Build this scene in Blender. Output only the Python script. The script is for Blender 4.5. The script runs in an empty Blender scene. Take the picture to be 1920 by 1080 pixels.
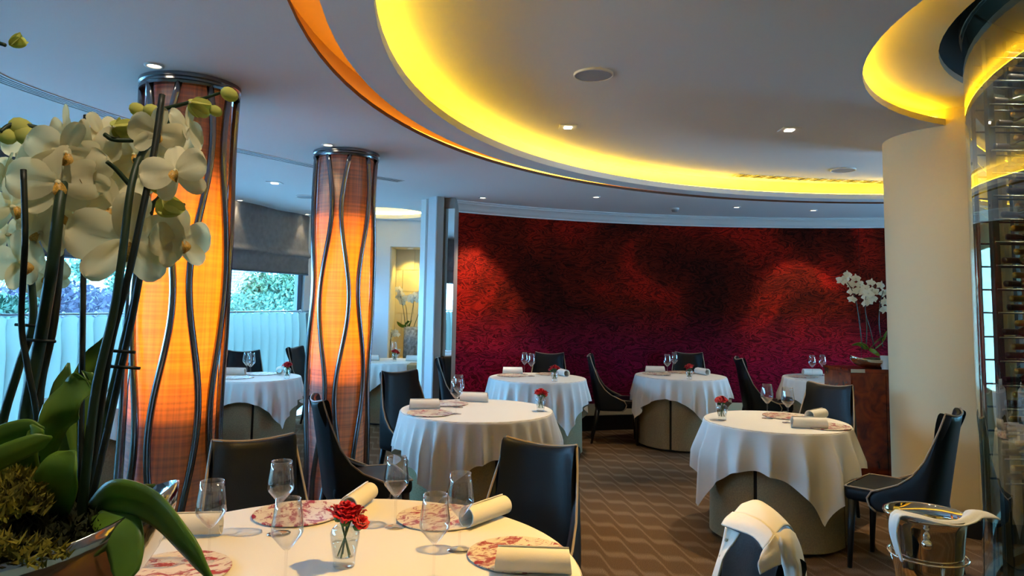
import bpy, bmesh, math, random
from mathutils import Vector, Matrix
PI = math.pi
rnd = random.Random(7)
scene = bpy.context.scene
C = scene.collection

# ------------------------------------------------------------------ camera
CAM_H = 1.51
FPX, PITCH, ROLL, PCY = 1318.0, math.radians(4.924), math.radians(-0.956), 453.0
_F = Vector((0, math.cos(PITCH), math.sin(PITCH)))
_R0 = Vector((1, 0, 0)); _U0 = Vector((0, -math.sin(PITCH), math.cos(PITCH)))
_R = _R0 * math.cos(ROLL) - _U0 * math.sin(ROLL)
_U = _U0 * math.cos(ROLL) + _R0 * math.sin(ROLL)
cd = bpy.data.cameras.new('camera')
cd.sensor_width = 36; cd.lens = FPX / 1920 * 36
cd.shift_y = -(540 - PCY) / 1920; cd.clip_start = 0.05; cd.clip_end = 200
cam = bpy.data.objects.new('camera', cd); C.objects.link(cam)
cam.matrix_world = Matrix(((_R.x, _U.x, -_F.x, 0), (_R.y, _U.y, -_F.y, 0), (_R.z, _U.z, -_F.z, CAM_H), (0, 0, 0, 1)))
scene.camera = cam

def at(px, py, Y):
    """point of the place seen at pixel px,py of the photograph, Y metres ahead"""
    d = _F + _R * ((px - 960) / FPX) + _U * ((PCY - py) / FPX)
    return Vector((0, 0, CAM_H)) + d * (Y / d.y)

# ------------------------------------------------------------------ world, sun, exposure
w = bpy.data.worlds.new('sky'); scene.world = w; w.use_nodes = True
bg = w.node_tree.nodes['Background']
bg.inputs['Color'].default_value = (0.215, 0.57, 1.0, 1); bg.inputs['Strength'].default_value = 29.0
sd = bpy.data.lights.new('sun', 'SUN'); sd.energy = 6.0; sd.angle = math.radians(1.0); sd.color = (1, 0.95, 0.88)
sun = bpy.data.objects.new('sun', sd); C.objects.link(sun)
sun.rotation_euler = (math.radians(48), 0, math.radians(60))
scene.view_settings.view_transform = 'Standard'; scene.view_settings.look = 'None'
scene.view_settings.gamma = 1.0; scene.view_settings.exposure = 0.30
scene.view_settings.use_curve_mapping = False
scene.cycles.max_bounces = 8; scene.cycles.diffuse_bounces = 4; scene.cycles.glossy_bounces = 3; scene.cycles.adaptive_threshold = 0.05
scene.cycles.transparent_max_bounces = 20; scene.cycles.transmission_bounces = 6
scene.cycles.sample_clamp_indirect = 6.0
scene.cycles.caustics_reflective = False; scene.cycles.caustics_refractive = False

def portal(p, n, w_, h_):
    l = bpy.data.lights.new('window_portal', 'AREA'); l.shape = 'RECTANGLE'; l.size = w_; l.size_y = h_; l.cycles.is_portal = True
    o = bpy.data.objects.new('window_portal', l); C.objects.link(o); o.location = p
    o.rotation_euler = Vector(n).to_track_quat('-Z', 'Z').to_euler()
for _ya, _yb in ((1.0, 4.21), (4.31, 6.87), (6.97, 9.42)):
    _m = (_ya + _yb) / 2
    portal((-3.95 + .295 * (_m - 5.4) - .16, _m + .03, 1.26), (1, -.295, 0), (_yb - _ya) * 1.04, 2.28)
portal((8.28, 6.8, 1.4), (-1, 0, 0), 2.4, 1.8)

# ------------------------------------------------------------------ materials
MATS = {}
def nmat(name):
    m = bpy.data.materials.new(name); m.use_nodes = True
    nt = m.node_tree
    for n in list(nt.nodes): nt.nodes.remove(n)
    out = nt.nodes.new('ShaderNodeOutputMaterial')
    MATS[name] = m
    return m, nt, out
def N(nt, t, **kw):
    n = nt.nodes.new(t)
    for k, v in kw.items():
        if k.startswith('i_'):
            key = k[2:].replace('_', ' ')
            n.inputs[key].default_value = v
        else: setattr(n, k, v)
    return n
def L(nt, a, b): nt.links.new(a, b)
def rgb(c): return (c[0], c[1], c[2], 1)
def pmat(name, col, rough=0.5, metal=0.0, noise=None, bump=0.0, bscale=80, spec=0.5, sheen=0.0, coat=0.0):
    m, nt, out = nmat(name)
    p = N(nt, 'ShaderNodeBsdfPrincipled'); L(nt, p.outputs[0], out.inputs[0])
    p.inputs['Base Color'].default_value = rgb(col); p.inputs['Roughness'].default_value = rough
    p.inputs['Metallic'].default_value = metal; p.inputs['Specular IOR Level'].default_value = spec
    p.inputs['Sheen Weight'].default_value = sheen; p.inputs['Coat Weight'].default_value = coat
    if noise or bump:
        tc = N(nt, 'ShaderNodeTexCoord')
    if noise:
        sc, amt = noise
        nz = N(nt, 'ShaderNodeTexNoise'); nz.inputs['Scale'].default_value = sc; nz.inputs['Detail'].default_value = 4
        L(nt, tc.outputs['Object'], nz.inputs['Vector'])
        r = N(nt, 'ShaderNodeValToRGB')
        r.color_ramp.elements[0].position = 0.3; r.color_ramp.elements[1].position = 0.7
        r.color_ramp.elements[0].color = rgb([c * (1 - amt) for c in col]); r.color_ramp.elements[1].color = rgb([min(1, c * (1 + amt)) for c in col])
        L(nt, nz.outputs[0], r.inputs[0]); L(nt, r.outputs[0], p.inputs['Base Color'])
    if bump:
        nb = N(nt, 'ShaderNodeTexNoise'); nb.inputs['Scale'].default_value = bscale; nb.inputs['Detail'].default_value = 3
        L(nt, tc.outputs['Object'], nb.inputs['Vector'])
        b = N(nt, 'ShaderNodeBump'); b.inputs['Strength'].default_value = bump; b.inputs['Distance'].default_value = 0.01
        L(nt, nb.outputs[0], b.inputs['Height']); L(nt, b.outputs[0], p.inputs['Normal'])
    return m
def emat(name, col, strength):
    m, nt, out = nmat(name)
    e = N(nt, 'ShaderNodeEmission'); e.inputs[0].default_value = rgb(col); e.inputs[1].default_value = strength
    L(nt, e.outputs[0], out.inputs[0]); return m
def glassmat(name, tint=(1, 1, 1), refl=1.0, base=.035, edge=.8, power=4.0, rough=0.0):
    """thin clear glass: what is behind shows through, the room mirrors in it, most at the rims"""
    m, nt, out = nmat(name)
    t = N(nt, 'ShaderNodeBsdfTransparent'); t.inputs[0].default_value = rgb(tint)
    g = N(nt, 'ShaderNodeBsdfGlossy'); g.inputs['Roughness'].default_value = rough; g.inputs[0].default_value = rgb((refl, refl, refl))
    f = N(nt, 'ShaderNodeLayerWeight'); f.inputs[0].default_value = 0.5
    pw = N(nt, 'ShaderNodeMath', operation='POWER'); pw.inputs[1].default_value = power
    mu = N(nt, 'ShaderNodeMath', operation='MULTIPLY_ADD'); mu.inputs[1].default_value = edge; mu.inputs[2].default_value = base; mu.use_clamp = True
    mx = N(nt, 'ShaderNodeMixShader')
    L(nt, f.outputs['Facing'], pw.inputs[0]); L(nt, pw.outputs[0], mu.inputs[0]); L(nt, mu.outputs[0], mx.inputs[0]); L(nt, t.outputs[0], mx.inputs[1]); L(nt, g.outputs[0], mx.inputs[2])
    L(nt, mx.outputs[0], out.inputs[0]); return m
def transmat(name, dcol, tcol, fac=0.5, rough=0.6, weave=None):
    """cloth or petal that lets part of the light through"""
    m, nt, out = nmat(name)
    d = N(nt, 'ShaderNodeBsdfDiffuse'); d.inputs[0].default_value = rgb(dcol)
    t = N(nt, 'ShaderNodeBsdfTranslucent'); t.inputs[0].default_value = rgb(tcol)
    mx = N(nt, 'ShaderNodeMixShader'); mx.inputs[0].default_value = fac
    L(nt, d.outputs[0], mx.inputs[1]); L(nt, t.outputs[0], mx.inputs[2]); L(nt, mx.outputs[0], out.inputs[0])
    if weave:
        tc = N(nt, 'ShaderNodeTexCoord')
        acc = None
        for ax, s in ((Vector((1, 1, 0.02)), weave), (Vector((0.02, 0.02, 1)), weave)):
            mp = N(nt, 'ShaderNodeMapping'); mp.inputs['Scale'].default_value = ax * s
            L(nt, tc.outputs['Object'], mp.inputs[0])
            nz = N(nt, 'ShaderNodeTexNoise'); nz.inputs['Scale'].default_value = 1.0; nz.inputs['Detail'].default_value = 2
            L(nt, mp.outputs[0], nz.inputs['Vector'])
            if acc is None: acc = nz.outputs[0]
            else:
                mm = N(nt, 'ShaderNodeMath', operation='ADD'); L(nt, acc, mm.inputs[0]); L(nt, nz.outputs[0], mm.inputs[1]); acc = mm.outputs[0]
        r = N(nt, 'ShaderNodeMapRange'); r.inputs[1].default_value = 0.7; r.inputs[2].default_value = 1.3; r.inputs[3].default_value = 0.55; r.inputs[4].default_value = 1.25
        L(nt, acc, r.inputs[0])
        r2 = N(nt, 'ShaderNodeMapRange'); r2.inputs[1].default_value = 0.7; r2.inputs[2].default_value = 1.3; r2.inputs[3].default_value = 0.86; r2.inputs[4].default_value = 1.08
        L(nt, acc, r2.inputs[0])
        for node, col, r in ((d, dcol, r2), (t, tcol, r)):
            vm = N(nt, 'ShaderNodeVectorMath', operation='SCALE'); vm.inputs[0].default_value = col
            L(nt, r.outputs[0], vm.inputs['Scale']); L(nt, vm.outputs[0], node.inputs[0])
    return m

pmat('ceiling_paint', (0.78, 0.78, 0.78), 0.8, bump=0.05, bscale=120)
pmat('white_paint', (0.72, 0.70, 0.66), 0.55)
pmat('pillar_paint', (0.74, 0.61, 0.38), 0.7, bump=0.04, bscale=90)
pmat('wall_paint', (0.60, 0.62, 0.64), 0.7)
pmat('warm_paint', (0.66, 0.56, 0.34), 0.7)
pmat('taupe_paint', (0.27, 0.25, 0.22), 0.5)
pmat('bronze', (0.06, 0.035, 0.012), 0.45, 0.3)
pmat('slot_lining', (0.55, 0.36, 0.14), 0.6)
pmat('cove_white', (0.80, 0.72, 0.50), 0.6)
pmat('black_base', (0.006, 0.006, 0.007), 0.4)
pmat('dark_void', (0.026, 0.018, 0.004), 0.7)
pmat('steel', (0.22, 0.22, 0.23), 0.22, 1.0)
pmat('chrome', (0.78, 0.76, 0.73), 0.06, 1.0)
pmat('silver', (0.70, 0.66, 0.60), 0.10, 1.0, bump=0.15, bscale=18)
pmat('mirror_glass', (0.85, 0.86, 0.85), 0.015, 1.0)
pmat('leather', (0.005, 0.007, 0.010), 0.42, bump=0.06, bscale=160, spec=0.22)
pmat('leather_leg', (0.006, 0.006, 0.006), 0.45)
pmat('piping', (0.30, 0.24, 0.18), 0.6)
pmat('linen', (0.82, 0.80, 0.75), 0.85, bump=0.06, bscale=260)
pmat('napkin_linen', (0.84, 0.81, 0.74), 0.85, bump=0.06, bscale=260)
pmat('skirt_fabric', (0.27, 0.215, 0.115), 0.9, noise=(120, 0.18), bump=0.15, bscale=220)
pmat('skirt_slit', (0.012, 0.010, 0.007), 0.9)
pmat('wood_top', (0.30, 0.17, 0.07), 0.45, noise=(9, 0.3))
pmat('blind_fabric', (0.16, 0.155, 0.15), 0.85, noise=(14, 0.15), bump=0.12, bscale=30)
pmat('speaker_cloth', (0.30, 0.31, 0.32), 0.8)
pmat('trim_white', (0.75, 0.74, 0.72), 0.4)
pmat('vent_dark', (0.012, 0.014, 0.02), 0.6)
pmat('frame_dark', (0.045, 0.07, 0.10), 0.4, 0.2)
pmat('rail_grey', (0.35, 0.38, 0.40), 0.4, 0.6)
pmat('orchid_stem', (0.012, 0.030, 0.010), 0.5)
pmat('orchid_stake', (0.005, 0.009, 0.006), 0.5)
pmat('orchid_leaf', (0.11, 0.20, 0.018), 0.38, noise=(5, 0.5))
pmat('lip_red', (0.55, 0.30, 0.05), 0.5, noise=(40, 0.6))
pmat('moss', (0.24, 0.20, 0.02), 0.95, noise=(40, 0.7))
pmat('moss_dark', (0.035, 0.040, 0.010), 0.95, noise=(30, 0.6))
pmat('rose_red', (0.55, 0.006, 0.018), 0.55, noise=(60, 0.35))
pmat('rose_green', (0.05, 0.13, 0.02), 0.6)
pmat('pot_bark', (0.20, 0.20, 0.19), 0.8, noise=(26, 0.55), bump=0.6, bscale=30)
pmat('pot_white', (0.62, 0.60, 0.54), 0.45)
pmat('bottle_glass', (0.012, 0.016, 0.008), 0.12, spec=0.8)
pmat('bottle_amber', (0.20, 0.10, 0.02), 0.15, spec=0.8)
pmat('capsule_dark', (0.012, 0.010, 0.012), 0.35)
pmat('capsule_gold', (0.50, 0.30, 0.07), 0.30, 0.8)
pmat('cork_band', (0.35, 0.36, 0.34), 0.4, 0.5)
pmat('rack_metal', (0.035, 0.045, 0.045), 0.4, 0.5)
pmat('tower_core', (0.05, 0.06, 0.05), 0.6)
pmat('shirt_cotton', (0.80, 0.77, 0.70), 0.8, bump=0.1, bscale=60)
pmat('button_white', (0.75, 0.73, 0.68), 0.3)
pmat('bricks_pale', (0.16, 0.155, 0.15), 0.85, noise=(12, 0.25))
pmat('mortar', (0.05, 0.05, 0.05), 0.9)
pmat('render_white', (0.42, 0.40, 0.38), 0.8)
pmat('garden_ground', (0.80, 0.80, 0.80), 0.9)
pmat('leaf_teal', (0.035, 0.095, 0.055), 0.7)
pmat('leaf_green', (0.03, 0.080, 0.03), 0.7)
pmat('leaf_lavender', (0.085, 0.075, 0.12), 0.8)
pmat('leaf_pale', (0.26, 0.25, 0.18), 0.8)
pmat('bark', (0.10, 0.08, 0.06), 0.9)
pmat('console_wood', (0.10, 0.035, 0.012), 0.3, noise=(6, 0.4))
transmat('petal', (0.86, 0.79, 0.55), (0.80, 0.72, 0.38), 0.34)
transmat('petal_green', (0.62, 0.60, 0.17), (0.55, 0.55, 0.08), 0.35)
transmat('petal_far', (0.80, 0.78, 0.66), (0.7, 0.68, 0.5), 0.25)
transmat('curtain_sheer', (0.42, 0.52, 0.55), (0.145, 0.175, 0.145), 0.5)
transmat('lamp_fabric', (0.54, 0.49, 0.45), (1.0, 0.31, 0.010), 0.55, weave=70)
glassmat('wine_glass', (.98, .98, .98), 1.0, .05, .95, 2.3)
glassmat('vase_glass', (.93, .95, .95), 1.0, .05, .8, 2.5)
glassmat('water', (.95, .97, .96), 1.0, .02, .5, 4.0)
glassmat('window_glass', (.95, .98, .98), 1.0, .03, .5, 5.0)
glassmat('tower_glass', (.76, .82, .72), .95, .13, .85, 3.2)
emat('led_yellow', (1.0, 0.60, 0.015), 36.0)
emat('led_amber', (1.0, 0.42, 0.03), 9.0)
emat('led_pale', (1.0, 0.80, 0.25), 22.0)
emat('lens_warm', (1.0, 0.86, 0.62), 14.0)
emat('tube_amber', (1.0, 0.62, 0.20), 6.0)

def carpet():
    m, nt, out = nmat('carpet')
    p = N(nt, 'ShaderNodeBsdfPrincipled'); p.inputs['Roughness'].default_value = 0.95; p.inputs['Specular IOR Level'].default_value = 0.1
    L(nt, p.outputs[0], out.inputs[0])
    tc = N(nt, 'ShaderNodeTexCoord'); sep = N(nt, 'ShaderNodeSeparateXYZ')
    wob = N(nt, 'ShaderNodeTexNoise'); wob.inputs['Scale'].default_value = 40
    L(nt, tc.outputs['Object'], sep.inputs[0]); L(nt, tc.outputs['Object'], wob.inputs['Vector'])
    def mth(op, a, b=None):
        n = N(nt, 'ShaderNodeMath', operation=op)
        for i, v in enumerate((a, b)):
            if v is None: continue
            if isinstance(v, (int, float)): n.inputs[i].default_value = v
            else: L(nt, v, n.inputs[i])
        return n.outputs[0]
    t = mth('DIVIDE', mth('ADD', sep.outputs[0], mth('MULTIPLY', mth('SUBTRACT', wob.outputs[0], 0.5), 0.012)), 0.166)
    def stair(t):
        return mth('SUBTRACT', t, mth('DIVIDE', mth('SINE', mth('MULTIPLY', t, 2 * PI)), 2 * PI))
    s = stair(stair(t))
    v = mth('DIVIDE', mth('ADD', sep.outputs[1], mth('MULTIPLY', s, 0.315)), 0.29)
    fr = mth('ABSOLUTE', mth('SUBTRACT', mth('FRACT', v), 0.5))
    line = N(nt, 'ShaderNodeMapRange'); line.inputs[1].default_value = 0.22; line.inputs[2].default_value = 0.07; L(nt, fr, line.inputs[0])
    # thin the step parts a little, mottle everything
    nz = N(nt, 'ShaderNodeTexNoise'); nz.inputs['Scale'].default_value = 220; nz.inputs['Detail'].default_value = 3
    L(nt, tc.outputs['Object'], nz.inputs['Vector'])
    ra = N(nt, 'ShaderNodeMixRGB'); ra.inputs[1].default_value = (0.118, 0.068, 0.034, 1); ra.inputs[2].default_value = (0.180, 0.117, 0.070, 1)
    L(nt, line.outputs[0], ra.inputs[0])
    sc = N(nt, 'ShaderNodeMapRange'); sc.inputs[1].default_value = 0.3; sc.inputs[2].default_value = 0.7; sc.inputs[3].default_value = 0.5; sc.inputs[4].default_value = 1.7
    L(nt, nz.outputs[0], sc.inputs[0])
    vm = N(nt, 'ShaderNodeVectorMath', operation='SCALE'); L(nt, ra.outputs[0], vm.inputs[0]); L(nt, sc.outputs[0], vm.inputs['Scale'])
    L(nt, vm.outputs[0], p.inputs['Base Color'])
    b = N(nt, 'ShaderNodeBump'); b.inputs['Strength'].default_value = 0.35; b.inputs['Distance'].default_value = 0.01
    L(nt, nz.outputs[0], b.inputs['Height']); L(nt, b.outputs[0], p.inputs['Normal'])
carpet()

def tapestry():
    """woven wall hanging: dark reds, magenta towards the foot, swirling dark lines"""
    m, nt, out = nmat('tapestry')
    p = N(nt, 'ShaderNodeBsdfPrincipled'); p.inputs['Roughness'].default_value = 0.8; p.inputs['Specular IOR Level'].default_value = 0.06
    L(nt, p.outputs[0], out.inputs[0])
    tc = N(nt, 'ShaderNodeTexCoord')
    uv = N(nt, 'ShaderNodeUVMap')      # u: metres along the wall, v: height
    sep = N(nt, 'ShaderNodeSeparateXYZ'); L(nt, uv.outputs[0], sep.inputs[0])
    def noise(scale, vec, detail=4, dist=0.0):
        n = N(nt, 'ShaderNodeTexNoise'); n.inputs['Scale'].default_value = scale; n.inputs['Detail'].default_value = detail; n.inputs['Distortion'].default_value = dist
        L(nt, vec, n.inputs['Vector']); return n.outputs[0]
    mp = N(nt, 'ShaderNodeMapping'); mp.inputs['Scale'].default_value = (1, 2.6, 1); L(nt, uv.outputs[0], mp.inputs[0])
    big = noise(0.9, uv.outputs[0], 5, 0.6)
    sw = noise(2.9, mp.outputs[0], 3, 1.3)
    # contour lines of the swirl field
    mu = N(nt, 'ShaderNodeMath', operation='MULTIPLY'); mu.inputs[1].default_value = 8.0; L(nt, sw, mu.inputs[0])
    fr = N(nt, 'ShaderNodeMath', operation='FRACT'); L(nt, mu.outputs[0], fr.inputs[0])
    ln = N(nt, 'ShaderNodeMapRange'); ln.inputs[1].default_value = 0.0; ln.inputs[2].default_value = 0.7; ln.inputs[3].default_value = 0.20; ln.inputs[4].default_value = 1.0
    L(nt, fr.outputs[0], ln.inputs[0])
    fine = noise(110, uv.outputs[0], 3)
    # patches of red on dark
    r1 = N(nt, 'ShaderNodeValToRGB'); e = r1.color_ramp.elements
    e[0].position = 0.36; e[0].color = (0.040, 0.004, 0.0015, 1); e[1].position = 0.66; e[1].color = (0.38, 0.010, 0.004, 1)
    k = r1.color_ramp.elements.new(0.50); k.color = (0.11, 0.007, 0.002, 1)
    ad = N(nt, 'ShaderNodeMath', operation='ADD'); L(nt, big, ad.inputs[0])
    # redder near both ends: the art's own tone plus painted lamp wash
    ur = N(nt, 'ShaderNodeValToRGB'); ue = ur.color_ramp.elements
    ue[0].position = 0.0; ue[0].color = (0.50, 0.50, 0.50, 1); ue[1].position = 1.0; ue[1].color = (0.43, 0.43, 0.43, 1)
    for pos, val in ((0.10, 0.51), (0.20, 0.43), (0.34, 0.41), (0.5, 0.42), (0.66, 0.43), (0.75, 0.48), (0.85, 0.49), (0.92, 0.44)):
        q = ue.new(pos); q.color = (val, val, val, 1)
    un = N(nt, 'ShaderNodeMath', operation='DIVIDE'); un.inputs[1].default_value = 6.4; L(nt, sep.outputs[0], un.inputs[0])
    L(nt, un.outputs[0], ur.inputs[0])
    s5 = N(nt, 'ShaderNodeMath', operation='SUBTRACT'); s5.inputs[1].default_value = 0.45; L(nt, ur.outputs[0], s5.inputs[0]); L(nt, s5.outputs[0], ad.inputs[1])
    L(nt, ad.outputs[0], r1.inputs[0])
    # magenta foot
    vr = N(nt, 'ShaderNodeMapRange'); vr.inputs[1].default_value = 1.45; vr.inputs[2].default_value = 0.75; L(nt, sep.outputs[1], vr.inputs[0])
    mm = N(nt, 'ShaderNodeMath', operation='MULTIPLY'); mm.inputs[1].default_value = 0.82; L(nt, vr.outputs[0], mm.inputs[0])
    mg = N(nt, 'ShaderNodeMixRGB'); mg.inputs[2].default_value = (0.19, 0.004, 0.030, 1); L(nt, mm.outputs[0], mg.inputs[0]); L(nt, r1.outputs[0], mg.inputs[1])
    v1 = N(nt, 'ShaderNodeVectorMath', operation='SCALE'); L(nt, mg.outputs[0], v1.inputs[0]); L(nt, ln.outputs[0], v1.inputs['Scale'])
    fs = N(nt, 'ShaderNodeMapRange'); fs.inputs[1].default_value = 0.3; fs.inputs[2].default_value = 0.7; fs.inputs[3].default_value = 0.55; fs.inputs[4].default_value = 1.45; L(nt, fine, fs.inputs[0])
    v2 = N(nt, 'ShaderNodeVectorMath', operation='SCALE'); L(nt, v1.outputs[0], v2.inputs[0]); L(nt, fs.outputs[0], v2.inputs['Scale'])
    oi = N(nt, 'ShaderNodeObjectInfo'); pr_ = N(nt, 'ShaderNodeMapRange'); pr_.inputs[3].default_value = 0.75; pr_.inputs[4].default_value = 1.35; L(nt, oi.outputs['Random'], pr_.inputs[0])
    v3 = N(nt, 'ShaderNodeVectorMath', operation='SCALE'); L(nt, v2.outputs[0], v3.inputs[0]); L(nt, pr_.outputs[0], v3.inputs['Scale'])
    L(nt, v3.outputs[0], p.inputs['Base Color'])
    b = N(nt, 'ShaderNodeBump'); b.inputs['Strength'].default_value = 0.5; b.inputs['Distance'].default_value = 0.01
    L(nt, fine, b.inputs['Height']); L(nt, b.outputs[0], p.inputs['Normal'])
tapestry()

def splash(name, base, red):
    m, nt, out = nmat(name)
    p = N(nt, 'ShaderNodeBsdfPrincipled'); p.inputs['Roughness'].default_value = 0.35; L(nt, p.outputs[0], out.inputs[0])
    tc = N(nt, 'ShaderNodeTexCoord')
    oi = N(nt, 'ShaderNodeObjectInfo')
    ad = N(nt, 'ShaderNodeVectorMath', operation='ADD'); L(nt, tc.outputs['Object'], ad.inputs[0]); L(nt, oi.outputs['Location'], ad.inputs[1])
    mp = N(nt, 'ShaderNodeMapping'); mp.inputs['Scale'].default_value = (11, 20, 1); mp.inputs['Rotation'].default_value = (0, 0, 0.5); L(nt, ad.outputs[0], mp.inputs[0])
    a = N(nt, 'ShaderNodeTexNoise'); a.inputs['Scale'].default_value = 1.6; a.inputs['Detail'].default_value = 9; a.inputs['Roughness'].default_value = 0.72; a.inputs['Distortion'].default_value = 0.7
    L(nt, mp.outputs[0], a.inputs['Vector'])
    r = N(nt, 'ShaderNodeValToRGB'); e = r.color_ramp.elements
    e[0].position = 0.50; e[0].color = rgb(base); e[1].position = 0.565; e[1].color = rgb(red)
    k = e.new(0.53); k.color = rgb([(x * 0.55 + y * 0.45) for x, y in zip(base, red)])
    L(nt, a.outputs[0], r.inputs[0]); L(nt, r.outputs[0], p.inputs['Base Color'])
splash('charger_splash', (0.76, 0.68, 0.52), (0.30, 0.006, 0.02))

def burr():
    m, nt, out = nmat('burr_wood')
    p = N(nt, 'ShaderNodeBsdfPrincipled'); p.inputs['Roughness'].default_value = 0.22; p.inputs['Coat Weight'].default_value = 0.4
    L(nt, p.outputs[0], out.inputs[0]); tc = N(nt, 'ShaderNodeTexCoord')
    a = N(nt, 'ShaderNodeTexNoise'); a.inputs['Scale'].default_value = 9; a.inputs['Detail'].default_value = 8; a.inputs['Distortion'].default_value = 1.2
    L(nt, tc.outputs['Object'], a.inputs['Vector'])
    r = N(nt, 'ShaderNodeValToRGB'); e = r.color_ramp.elements
    e[0].position = 0.3; e[0].color = (0.050, 0.005, 0.001, 1); e[1].position = 0.72; e[1].color = (0.26, 0.036, 0.005, 1)
    L(nt, a.outputs[0], r.inputs[0]); L(nt, r.outputs[0], p.inputs['Base Color'])
burr()

# ------------------------------------------------------------------ mesh helpers
class MB:
    def __init__(s): s.v = []; s.f = []; s.uv = None
    def add(s, vs, fs):
        o = len(s.v); s.v += [tuple(v) for v in vs]; s.f += [tuple(i + o for i in f) for f in fs]; return s
    def box(s, c, d, rz=0.0, taper=1.0):
        cx, cy, cz = c; dx, dy, dz = d[0] / 2, d[1] / 2, d[2] / 2
        vs = []
        for z, t in ((-dz, taper), (dz, 1.0)):
            for x, y in ((-dx, -dy), (dx, -dy), (dx, dy), (-dx, dy)):
                x *= t; y *= t
                vs.append((cx + x * math.cos(rz) - y * math.sin(rz), cy + x * math.sin(rz) + y * math.cos(rz), cz + z))
        return s.add(vs, [(3, 2, 1, 0), (4, 5, 6, 7), (0, 1, 5, 4), (1, 2, 6, 5), (2, 3, 7, 6), (3, 0, 4, 7)])
    def grid(s, fn, nu, nv, cu=False, cv=False):
        vs = [fn(i / (nu if cu else nu - 1), j / (nv if cv else nv - 1)) for j in range(nv) for i in range(nu)]
        fs = []
        for j in range(nv if cv else nv - 1):
            for i in range(nu if cu else nu - 1):
                a = j * nu + i; b = j * nu + (i + 1) % nu; c = ((j + 1) % nv) * nu + (i + 1) % nu; d = ((j + 1) % nv) * nu + i
                fs.append((a, b, c, d))
        return s.add(vs, fs)
    def lathe(s, prof, seg=24, c=(0, 0, 0), a0=0.0, a1=2 * PI):
        full = abs(a1 - a0 - 2 * PI) < 1e-6
        n = seg if full else seg + 1
        vs = []
        for r, z in prof:
            for i in range(n):
                a = a0 + (a1 - a0) * i / seg
                vs.append((c[0] + r * math.cos(a), c[1] + r * math.sin(a), c[2] + z))
        fs = []
        for j in range(len(prof) - 1):
            for i in range(seg):
                k = (i + 1) % n if full else i + 1
                fs.append((j * n + i, j * n + k, (j + 1) * n + k, (j + 1) * n + i))
        return s.add(vs, fs)
    def tube(s, path, rad, seg=8, cap=True, closed=False):
        path = [Vector(p) for p in path]; n = len(path)
        if not hasattr(rad, '__len__'): rad = [rad] * n
        t0 = (path[1] - path[0]).normalized()
        up = Vector((0, 0, 1)) if abs(t0.z) < 0.9 else Vector((0, 1, 0))
        nx = t0.cross(up).normalized(); vs = []
        for i, p in enumerate(path):
            if closed: t = path[(i + 1) % n] - path[i - 1]
            else: t = path[min(i + 1, n - 1)] - path[max(i - 1, 0)]
            t.normalize(); nx = (nx - t * nx.dot(t)).normalized(); ny = t.cross(nx)
            for k in range(seg):
                a = 2 * PI * k / seg; vs.append(p + (nx * math.cos(a) + ny * math.sin(a)) * rad[i])
        fs = []
        for i in range(n if closed else n - 1):
            for k in range(seg):
                j = (i + 1) % n
                fs.append((i * seg + k, i * seg + (k + 1) % seg, j * seg + (k + 1) % seg, j * seg + k))
        if cap and not closed: fs += [tuple(range(seg - 1, -1, -1)), tuple((n - 1) * seg + k for k in range(seg))]
        return s.add(vs, fs)
    def sphere(s, c, r, nu=12, nv=8, sq=(1, 1, 1)):
        def fn(u, v):
            a = 2 * PI * u; b = PI * (v - 0.5)
            return (c[0] + r * sq[0] * math.cos(b) * math.cos(a), c[1] + r * sq[1] * math.cos(b) * math.sin(a), c[2] + r * sq[2] * math.sin(b))
        return s.grid(fn, nu, nv, cu=True)
    def prism(s, poly, z0, z1):
        n = len(poly)
        vs = [(x, y, z0) for x, y in poly] + [(x, y, z1) for x, y in poly]
        return s.add(vs, [tuple(range(n - 1, -1, -1)), tuple(range(n, 2 * n))] + [(i, (i + 1) % n, n + (i + 1) % n, n + i) for i in range(n)])
    def mesh(s, name, mat, smooth=True, merge=False):
        me = bpy.data.meshes.new(name); me.from_pydata(s.v, [], s.f); me.validate()
        if merge:
            bm = bmesh.new(); bm.from_mesh(me); bmesh.ops.remove_doubles(bm, verts=bm.verts, dist=1e-5)
            bmesh.ops.recalc_face_normals(bm, faces=bm.faces); bm.to_mesh(me); bm.free()
        if smooth:
            for p in me.polygons: p.use_smooth = True
        me.materials.append(MATS[mat]); return me
    def build(s, name, mat, parent=None, smooth=True, merge=False, sharp=False):
        o = link(name, s.mesh(name, mat, smooth, merge), parent)
        if sharp:
            try: o.data.set_sharp_from_angle(angle=math.radians(38))
            except Exception: pass
        return o
def link(name, data, parent=None):
    o = bpy.data.objects.new(name, data); C.objects.link(o)
    if parent is not None: o.parent = parent
    return o
def bake(o):
    """turn the modifiers of a prototype into plain mesh data"""
    dg = bpy.context.evaluated_depsgraph_get()
    me = bpy.data.meshes.new_from_object(o.evaluated_get(dg))
    o.modifiers.clear(); o.data = me
def tag(o, label, cat, group=None):
    o['label'] = label; o['category'] = cat
    if group: o['group'] = group
    return o
def thing(name, label, cat, loc=(0, 0, 0), rz=0.0, group=None):
    o = link(name, None); o.empty_display_size = 0.1
    o.location = loc; o.rotation_euler = (0, 0, rz)
    return tag(o, label, cat, group)
def struct(o): o['kind'] = 'structure'; return o
def clone(root, label=None, loc=None, rz=None, group=None):
    def cp(o, par):
        c = o.copy(); C.objects.link(c); c.parent = par
        for ch in o.children: cp(ch, c)
        return c
    c = cp(root, None)
    if label: c['label'] = label
    if group: c['group'] = group
    if loc is not None: c.location = loc
    if rz is not None: c.rotation_euler = (0, 0, rz)
    return c
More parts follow.
